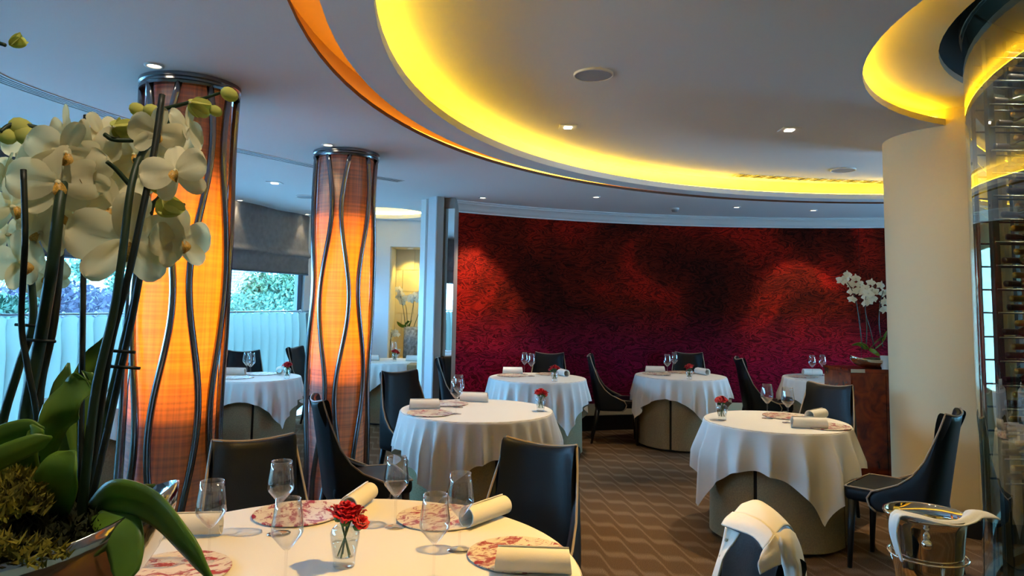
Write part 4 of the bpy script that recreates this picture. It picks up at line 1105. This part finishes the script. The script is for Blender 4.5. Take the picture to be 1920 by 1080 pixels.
# smaller orchids farther away: each flower one small mesh
def small_flower_mesh():
    b = MB()
    for a, wd, ln in ((.12, .5, 1), (PI - .12, .5, 1), (PI / 2, .28, .95), (-PI / 2 + .75, .28, .9), (-PI / 2 - .75, .28, .9)):
        def fn(u, v):
            w_ = wd * math.sin(PI * (v * .94 + .03) ** .65) ** .75; x = v * ln; y = (u - .5) * 2 * w_
            return (x * math.cos(a) - y * math.sin(a), x * math.sin(a) + y * math.cos(a), -.12 * x * x + (.03 if wd > .4 else 0))
        b.grid(fn, 5, 5)
    b.sphere((0, -.05, .08), .16, 6, 5); return b.mesh('flower', 'petal_far')
SFL = small_flower_mesh()
def small_orchid(t, stems, flowers, leaves, fs=.04):
    o0 = Vector(t.location)
    for pts in stems: stem(t, [Vector(p) - o0 for p in pts], .0045, .003)
    for p in flowers:
        p = Vector(p) - o0; o = link('flower', SFL, t); n = Vector((rnd.uniform(-.5, .5), -1, rnd.uniform(-.3, .3)))
        M_ = basis(n).to_4x4(); M_.translation = p; s = fs * rnd.uniform(.85, 1.1)
        o.matrix_local = M_ @ Matrix.Rotation(rnd.uniform(-.4, .4), 4, 'Z') @ Matrix.Diagonal((s, s, s, 1))
    for pts, wd in leaves: leaf(t, [Vector(p) - o0 for p in pts], wd, .2, (.3, -.6, .7))
YS = 6.10
t = thing('orchid_bowl', 'white orchids in a hammered silver bowl on the wooden sideboard', 'orchid', (3.17, 6.16, .995))
b2 = boat_bowl(t, .21, .12, .075, .03, .003, 'silver'); b2.location = (-.01, 0, 0)
MB().sphere((0, 0, 0), 1, 16, 8, (.15, .085, .03)).build('soil', 'moss_dark', t).location = (0, 0, .06)
MB().lathe([(.045, 0), (.055, .11), (.05, .11), (.001, .10)], 20).build('pot', 'pot_white', t).location = (.05, -.10, .0)
A_ = lambda px, py, Y=YS: at(px, py, Y)
small_orchid(t,
 [[A_(1617, 655), A_(1613, 620), A_(1606, 570), A_(1598, 545), A_(1585, 524)], [A_(1624, 655), A_(1625, 610), A_(1622, 575), A_(1625, 545)], [A_(1640, 655), A_(1632, 620), A_(1622, 575), A_(1640, 535)], [A_(1655, 650), A_(1648, 610), A_(1650, 570), A_(1656, 545)]],
 [A_(1578, 526), A_(1586, 523), A_(1590, 515), A_(1596, 533), A_(1605, 522), A_(1597, 546), A_(1598, 561), A_(1612, 533), A_(1610, 545), A_(1617, 548), A_(1622, 540), A_(1633, 530), A_(1651, 535), A_(1625, 556), A_(1630, 566, 6.07), A_(1622, 568, 6.07), A_(1638, 560), A_(1640, 548), A_(1658, 549), A_(1659, 566), A_(1658, 580), A_(1634, 545), A_(1628, 550, 6.05)],
 [([A_(1625, 655), A_(1610, 645), A_(1597, 647)], .016), ([A_(1630, 655), A_(1645, 640), A_(1658, 632)], .022), ([A_(1630, 655), A_(1640, 660, 6.02), A_(1650, 668, 6.0)], .018), ([A_(1640, 655), A_(1655, 642), A_(1663, 620)], .022), ([A_(1628, 655), A_(1622, 648), A_(1612, 642)], .014)], .048)
YB = 9.98
t = thing('potted_orchid', 'tall white orchid in a grey bark pot inside the yellow niche', 'orchid', (-1.38, YB, nz0))
MB().lathe([(.10, 0), (.125, .0), (.125, .44), (.11, .44), (.10, .38), (.001, .38)], 24).build('pot', 'pot_bark', t)
MB().lathe([(.05, .0), (.05, .40), (.001, .40)], 16).build('pot', 'pot_bark', t).location = (.17, -.03, 0)
moss(t, 0, 0, .39, .10, .10, 160, 9, 'moss', .03)
B_ = lambda px, py: at(px, py, YB)
small_orchid(t,
 [[B_(760, 612), B_(757, 585), B_(752, 560), B_(750, 545)], [B_(764, 612), B_(762, 580), B_(758, 565)], [B_(768, 612), B_(772, 590), B_(776, 565), B_(780, 555)], [B_(776, 612), B_(784, 590), B_(792, 565), B_(797, 548)]],
 [B_(748, 543), B_(751, 550), B_(748, 556), B_(752, 561), B_(756, 563), B_(760, 558), B_(754, 568), B_(770, 556), B_(776, 553), B_(783, 553), B_(788, 556), B_(776, 561), B_(770, 563), B_(796, 546), B_(790, 550), B_(795, 556), B_(785, 562), B_(791, 565)],
 [([B_(762, 612), B_(752, 610), B_(744, 603)], .03), ([B_(766, 612), B_(770, 606), B_(772, 600)], .04), ([B_(758, 612), B_(764, 605), B_(768, 602)], .03)], .06)
t = thing('potted_orchid', 'small white orchid at the left edge of the yellow niche', 'orchid', (-1.60, YB - .06, nz0))
MB().lathe([(.05, 0), (.07, .13), (.06, .13), (.001, .11)], 18).build('pot', 'pot_white', t)
B2 = lambda px, py: at(px, py, YB - .06)
small_orchid(t, [[B2(724, 655), B2(723, 630), B2(722, 605), B2(720, 598)], [B2(731, 655), B2(733, 635), B2(736, 622)]],
 [B2(718, 600), B2(724, 603), B2(720, 610), B2(726, 612), B2(721, 617), B2(716, 616), B2(728, 625), B2(734, 622), B2(741, 622), B2(730, 631), B2(738, 628), B2(744, 627)], [([B2(726, 655), B2(718, 648), B2(712, 646)], .03)], .055)
t = thing('potted_orchid', 'low white orchid peeping out beside the pale pier in the niche', 'orchid', (-1.0, YB - .05, nz0))
MB().lathe([(.05, 0), (.07, .13), (.06, .13), (.001, .11)], 18).build('pot', 'pot_white', t)
small_orchid(t, [[B2(806, 655), B2(804, 630), B2(799, 612)]], [B2(797, 612), B2(800, 606), B2(796, 620), B2(802, 616), B2(800, 624)], [([B2(806, 655), B2(814, 645), B2(820, 640)], .03)], .055)

# ------------------------------------------------------------------ ice bucket on a stand
bx, by, bz = 1.325, 2.29, .655
t = thing('ice_bucket', 'polished chrome ice bucket on a stand with a draped napkin', 'ice bucket', (bx, by, 0))
MB().lathe([(.001, bz), (.080, bz), (.090, bz + .006), (.098, bz + .06), (.104, bz + .14), (.110, bz + .185), (.114, bz + .198), (.120, bz + .203), (.1225, bz + .209), (.121, bz + .215), (.113, bz + .213), (.106, bz + .18), (.100, bz + .10), (.092, bz + .02), (.001, bz + .012)], 56).build('bucket', 'chrome', t)
MB().tube([(.102 * 1.09 * math.cos(a), .102 * 1.09 * math.sin(a), bz + .085) for a in [2 * PI * k / 40 for k in range(40)]], .0035, 8, closed=True).build('holder_ring', 'chrome', t)
MB().tube([(0, 0, .02), (0, 0, bz)], .017, 16).build('pole', 'chrome', t)
MB().lathe([(.001, .03), (.05, .028), (.13, .012), (.135, 0), (.001, 0)], 36).build('stand_foot', 'chrome', t)
for k in range(3):
    a = k * 2.1 + .4; MB().tube([(.015 * math.cos(a), .015 * math.sin(a), bz - .04), (.08 * math.cos(a), .08 * math.sin(a), bz - .01), (.106 * math.cos(a), .106 * math.sin(a), bz + .085)], .0045, 6).build('holder_arm', 'chrome', t)
ka = math.atan2(-.95, -.55)
for q in (ka, ka + PI):
    kn = MB(); kn.sphere((.128 * math.cos(q), .128 * math.sin(q), bz + .150), .016, 12, 8); kn.tube([(.105 * math.cos(q), .105 * math.sin(q), bz + .158), (.125 * math.cos(q), .125 * math.sin(q), bz + .153)], .006, 8)
    kn.build('knob', 'chrome', t)
# napkin laid across the rim: hangs to the ring on the left, sticks out on the right
nk = MB()
ctrl = [(-.112, -.05, bz + .09, .018), (-.124, -.055, bz + .13, .020), (-.133, -.055, bz + .18, .022), (-.122, -.06, bz + .222, .026), (-.085, -.082, bz + .221, .022), (-.03, -.109, bz + .212, .012), (.03, -.112, bz + .211, .012), (.082, -.085, bz + .219, .020), (.120, -.055, bz + .229, .028), (.160, -.045, bz + .224, .030), (.186, -.045, bz + .212, .028)]
cp = catmull([c[:3] for c in ctrl], 5); nw_ = len(cp)
def nkf(u, v):
    k = min(int(round(v * (nw_ - 1))), nw_ - 1); s = u * 2 - 1
    i = min(int(k / 5), len(ctrl) - 2); f_ = k / 5 - i; wd = ctrl[i][3] * (1 - f_) + ctrl[min(i + 1, len(ctrl) - 1)][3] * f_
    p = cp[k]; tg = (cp[min(k + 1, nw_ - 1)] - cp[max(k - 1, 0)]).normalized()
    sd = Vector((0, 1, .12)); sd = (sd - tg * sd.dot(tg)).normalized()
    return p + sd * s * wd + Vector((0, 0, .006 * math.sin(s * 3 + k * .2)))
o = nk.grid(nkf, 9, nw_).build('draped_napkin', 'napkin_linen')
o.location = (bx, by, 0); m = o.modifiers.new('s', 'SOLIDIFY'); m.thickness = .004
tag(o, 'cream napkin folded over the rim of the chrome ice bucket', 'napkin')

# ------------------------------------------------------------------ white shirt hung over the front chair
sl = at(1430, 1000, 1.80); t = thing('shirt', 'white cotton shirt with open collar hung over the front chair', 'shirt', sl)
def loft(rows, name, mat='shirt_cotton', th=.0035, wr=.0):
    """smooth sheet through rows of control points"""
    R_ = [catmull([at(*p) - sl for p in r], 6) for r in rows]
    n = len(R_[0]); cols = [catmull([r[i] for r in R_], 6) for i in range(n)]
    m = len(cols[0]); b = MB(); vs = []
    for j in range(m):
        for i in range(n):
            vs.append(cols[i][j] + Vector((0, -1, .3)) * wr * math.sin(i * .55 + j * .13) * math.sin(PI * i / (n - 1)))
    b.add(vs, [(j * n + i, j * n + i + 1, (j + 1) * n + i + 1, (j + 1) * n + i) for j in range(m - 1) for i in range(n - 1)])
    o = b.build(name, mat, t); q = o.modifiers.new('s', 'SOLIDIFY'); q.thickness = th; q.offset = 0; return o
loft([[(1374, 961, 1.885), (1398, 965, 1.825), (1422, 975, 1.765), (1441, 989, 1.705), (1452, 1003, 1.665)],
      [(1361, 972, 1.865), (1387, 980, 1.805), (1412, 988, 1.745), (1432, 1001, 1.69), (1443, 1017, 1.65)],
      [(1353, 984, 1.86), (1380, 994, 1.80), (1405, 1003, 1.74), (1421, 1015, 1.69), (1432, 1032, 1.65)]], 'collar', th=.005)
loft([[(1452, 1003, 1.662), (1458, 1016, 1.655), (1462, 1036, 1.645), (1464, 1058, 1.640)],
      [(1443, 1017, 1.648), (1443, 1034, 1.640), (1442, 1046, 1.632), (1448, 1064, 1.630)],
      [(1432, 1032, 1.648), (1424, 1047, 1.635), (1421, 1060, 1.630), (1425, 1077, 1.625)]], 'collar_point', th=.005)
loft([[(1376, 962, 1.890), (1392, 945, 1.99), (1404, 952, 2.06), (1416, 985, 2.08), (1424, 1060, 2.08)],
      [(1398, 966, 1.830), (1414, 939, 1.95), (1428, 947, 2.02), (1440, 985, 2.05), (1450, 1060, 2.05)],
      [(1422, 976, 1.770), (1432, 948, 1.87), (1450, 958, 1.95), (1464, 990, 2.0), (1474, 1070, 2.0)],
      [(1441, 990, 1.710), (1453, 967, 1.80), (1470, 975, 1.88), (1482, 1000, 1.93), (1492, 1080, 1.93)],
      [(1453, 1003, 1.670), (1472, 985, 1.745), (1486, 993, 1.81), (1496, 1020, 1.86), (1506, 1090, 1.86)]], 'shirt_back', wr=.004)
loft([[(1450, 1001, 1.672), (1463, 998, 1.685), (1476, 992, 1.72), (1490, 1000, 1.77)],
      [(1460, 1025, 1.650), (1470, 1012, 1.645), (1484, 1012, 1.67), (1500, 1024, 1.75)],
      [(1466, 1055, 1.650), (1477, 1046, 1.635), (1492, 1044, 1.65), (1507, 1052, 1.74)],
      [(1474, 1100, 1.655), (1486, 1092, 1.640), (1500, 1090, 1.65), (1513, 1095, 1.74)],
      [(1490, 1300, 1.665), (1500, 1300, 1.650), (1514, 1300, 1.66), (1528, 1300, 1.74)]], 'sleeve', wr=.006)
loft([[(1360, 988, 1.868), (1373, 993, 1.850), (1388, 1000, 1.81)],
      [(1355, 1014, 1.860), (1366, 1013, 1.845), (1379, 1014, 1.81)],
      [(1348, 1042, 1.855), (1353, 1041, 1.840), (1359, 1042, 1.82)],
      [(1336, 1080, 1.850), (1341, 1080, 1.835), (1347, 1080, 1.82)],
      [(1270, 1300, 1.850), (1280, 1300, 1.835), (1290, 1300, 1.82)]], 'shirt_front')
for px, py in ((1361, 1012), (1351, 1042), (1339, 1078)):
    MB().sphere(at(px, py, 1.846) - sl, .005, 8, 5).build('button', 'button_white', t)

# ------------------------------------------------------------------ wine tower
tw = thing('wine_tower', 'tall round glass wine tower at the right edge', 'wine cellar', (TC[0], TC[1], 0))
MB().lathe([(R_TOW, .10), (R_TOW, 3.30)], 96).build('glass_wall', 'tower_glass', tw)
MB().lathe([(R_TOW + .01, 0), (R_TOW + .01, .10), (R_TOW - .05, .10)], 96).build('plinth', 'rack_metal', tw)
MB().lathe([(R_TOW + .006, 2.985), (R_TOW + .012, 2.985), (R_TOW + .012, 3.04), (R_TOW + .006, 3.04)], 96).build('glass_band', 'rack_metal', tw, sharp=True)
MB().lathe([(.62, .02), (.62, 3.30)], 40).build('core', 'tower_core', tw)
MB().lathe([(.001, .02), (R_TOW - .02, .02)], 64).build('tower_floor', 'tower_core', tw)
for k, deg in enumerate((112, 118)):
    a = math.radians(deg)
    MB().box(((R_TOW - .03) * math.cos(a), (R_TOW - .03) * math.sin(a), 1.65), (.02, .05, 3.1), a).build('glass_mullion', 'rack_metal', tw, smooth=False)
downlight(2.62, 3.28, 3.28, 'added small spotlight at the top of the wine tower brightening the bottles', 320, aim=(2.60, 3.40, 1.2), spot=.9, col=(1, .85, .6))  # added lamp so the bottles show in the otherwise unlit tower
struct(MB().lathe([(R_TOW - .01, 3.30), (.001, 3.30)], 48, (TC[0], TC[1], 0)).build('ceiling_tower', 'tower_core'))
YW = 3.46
def tp(px, py): return at(px, py, YW)
rk = thing('wine_rack', 'dark upright steel wine rack inside the glass tower', 'rack', (tp(1874, 560).x, YW, 0))
for dx, dy, wd in ((0, .02, .028), (.03, .05, .018), (.33, .02, .03)):
    MB().box((dx, dy, 1.45), (wd, .03, 2.86)).build('upright', 'rack_metal', rk, smooth=False)
rows = [96, 138, 182, 224, 268, 310, 352, 396, 438, 482, 526, 570, 616, 660, 706, 750, 796, 842, 888]
for i, py in enumerate(rows):
    z = tp(1900, py).z - .045
    MB().tube([(-.02, -.02, z), (.36, -.02, z)], .005, 6).build('shelf_bar', 'rack_metal', rk)
    MB().tube([(-.02, .09, z), (.36, .09, z)], .005, 6).build('shelf_bar', 'rack_metal', rk)
def bottle_parts(capm):
    bodym = MB().lathe([(.001, .300), (.0135, .298), (.0145, .29), (.0145, .22), (.018, .205), (.034, .175), (.0375, .155), (.0375, .006), (.034, 0), (.001, .004)], 18).mesh('bottle_body', 'bottle_glass')
    cap = MB().lathe([(.001, .3035), (.0150, .3015), (.0158, .296), (.0155, .232), (.0150, .230)], 16).mesh('capsule', capm)
    return bodym, cap
BP = {'dark': bottle_parts('capsule_dark'), 'gold': bottle_parts('capsule_gold')}
AMB = MB().lathe([(.001, .300), (.0135, .298), (.0145, .29), (.0145, .22), (.018, .205), (.034, .175), (.0375, .155), (.0375, .006), (.034, 0), (.001, .004)], 18).mesh('bottle_body', 'bottle_amber')
def bottle(px, py, dY, kind, label, body=None):
    p = at(px, py, YW + dY)
    t = thing('wine_bottle', label, 'bottle', p, 0, 'wine bottles in the glass tower')
    t.rotation_euler = (0, -PI / 2, math.radians(6))      # neck towards the left
    for nm, me in zip(('bottle_body', 'capsule'), BP[kind]):
        o = link(nm, (body if (body and nm == 'bottle_body') else me), t); o.location = (0, 0, -.30)
    return t
for i, py in enumerate(rows):
    d = (0, 6, -5, 3, -3)[i % 5]
    long = i in (2, 3, 4)
    bottle((1868 if long else 1886) + d, py + 6, 0, 'dark', 'dark-capped wine bottle lying in the %s row from the top of the tower rack' % ORD[i])
    bottle(1902 - d, py - 10, .10, 'gold', 'gold-capped wine bottle lying in the %s row from the top of the tower rack' % ORD[i], AMB)

# ------------------------------------------------------------------ garden outside the windows
struct(MB().box((-14, 12, -.35), (22, 40, .1)).build('garden_ground', 'garden_ground', smooth=False))
def foliage(b, c, r, n, seed, leaf=.06):
    q = random.Random(seed)
    for i in range(n):
        d = Vector((q.gauss(0, 1), q.gauss(0, 1), q.gauss(0, 1))).normalized() * (q.random() ** .4)
        p = Vector((c[0] + d.x * r[0], c[1] + d.y * r[1], c[2] + d.z * r[2]))
        u = Vector((q.uniform(-1, 1), q.uniform(-1, 1), q.uniform(-1, 1))).normalized() * leaf; v = u.cross(Vector((q.uniform(-1, 1), q.uniform(-1, 1), q.uniform(-1, 1)))).normalized() * leaf * .5
        b.add([p - u, p - v, p + u, p + v], [(0, 1, 2, 3)])
    return b
def bush(px, py, Y, r, mat, label, n=1600, seed=1, leaf=.05):
    p = at(px, py, Y); t = thing('bush', label, 'bush', (p.x, p.y, -.3), group='bushes in the garden')
    zc = p.z + .3
    o = foliage(MB(), (0, 0, zc), r, n, seed, leaf).build('foliage', mat, t, smooth=False); o['kind'] = 'stuff'
    MB().tube([(0, 0, 0), (.02, .01, zc * .6), (0, 0, zc)], [.05, .04, .02], 6).build('trunk', 'bark', t)
bush(30, 545, 11.0, (.9, .7, .75), 'leaf_pale', 'pale silvery bush at the far left behind the curtain rail', 2200, 1)
bush(95, 578, 10.0, (1.1, .7, .40), 'leaf_lavender', 'wide lavender bush behind the curtain rail', 2600, 2)
bush(190, 582, 11.0, (.8, .6, .33), 'leaf_lavender', 'low lavender bush beside the white garden wall', 2000, 3)
bush(15, 590, 9.2, (.6, .5, .28), 'leaf_teal', 'low green bush at the far left above the rail', 1400, 4)
bush(140, 506, 15.0, (.35, .3, .25), 'leaf_teal', 'small green climber at the corner of the brick wall', 500, 5)
bush(470, 574, 13.5, (.9, .6, .28), 'leaf_teal', 'low green bush under the garden tree', 1500, 6)
bush(222, 540, 13.0, (.25, .25, .55), 'leaf_teal', 'narrow green bush beside the nearer column lamp', 700, 8)
pt = at(515, 548, 14.0)
t = thing('garden_tree', 'small leafy tree in the garden seen between the columns', 'tree', (pt.x, pt.y, -.3))
zc = pt.z + .3
o = foliage(MB(), (0, 0, zc + .08), (.62, .5, .42), 1500, 21, .055).build('foliage', 'leaf_green', t, smooth=False); o['kind'] = 'stuff'
o = foliage(MB(), (.25, -.1, zc - .05), (.5, .4, .33), 900, 22, .055).build('foliage', 'leaf_teal', t, smooth=False); o['kind'] = 'stuff'
o = foliage(MB(), (-.45, .1, zc + .1), (.40, .4, .40), 900, 23, .05).build('blossom', 'leaf_pale', t, smooth=False); o['kind'] = 'stuff'
MB().tube([(0, 0, 0), (.03, 0, zc * .5), (0, .02, zc), (.1, 0, zc + .3)], [.07, .05, .035, .01], 8).build('trunk', 'bark', t)
for a in (.5, 2.2, 4.0): MB().tube([(0, 0, zc * .62), (.25 * math.cos(a), .25 * math.sin(a), zc), (.4 * math.cos(a), .4 * math.sin(a), zc + .2)], [.03, .018, .006], 6).build('branch', 'bark', t)
# brick garden wall, brick by brick
BRK = MB().box((0, 0, 0), (.215, .10, .065)).mesh('brick', 'bricks_pale', False)
def brick_wall(px0, px1, py0, py1, Y, label):
    a, b = at(px0, py0, Y), at(px1, py1, Y)
    W_, z0, z1 = abs(b.x - a.x), b.z, a.z
    t = thing('brick_wall', label, 'wall', (min(a.x, b.x), Y, -.3))
    MB().box((W_ / 2, .08, (z1 + .3) / 2), (W_, .12, z1 + .3)).build('mortar_bed', 'mortar', t, smooth=False)
    r = 0; z = z0
    while z < z1:
        x = .1125 if r % 2 else .0
        while x < W_:
            o = link('brick', BRK, t); o.location = (min(max(x, .0), W_), rnd.uniform(-.004, .004), z + .3 + .033); x += .225
        z += .075; r += 1
brick_wall(98, 158, 478, 566, 17.0, 'pale brick wall of the house across the garden, behind the lavender')
brick_wall(425, 480, 500, 585, 17.5, 'pale brick wall of the house behind the garden tree')
a = at(160, 470, 18.0); b = at(262, 566, 18.0)
tag(MB().box(((a.x + b.x) / 2, 18.0, (a.z - .3) / 2), (abs(b.x - a.x), .2, a.z + .3)).build('garden_wall', 'render_white', smooth=False), 'bright white rendered wall right of the brick wall', 'wall')
a = at(480, 498, 20.0); b = at(640, 590, 20.0)
tag(MB().box(((a.x + b.x) / 2, 20.0, (a.z - .3) / 2), (abs(b.x - a.x), .2, a.z + .3)).build('garden_wall', 'render_white', smooth=False), 'bright white wall behind the garden tree', 'wall')
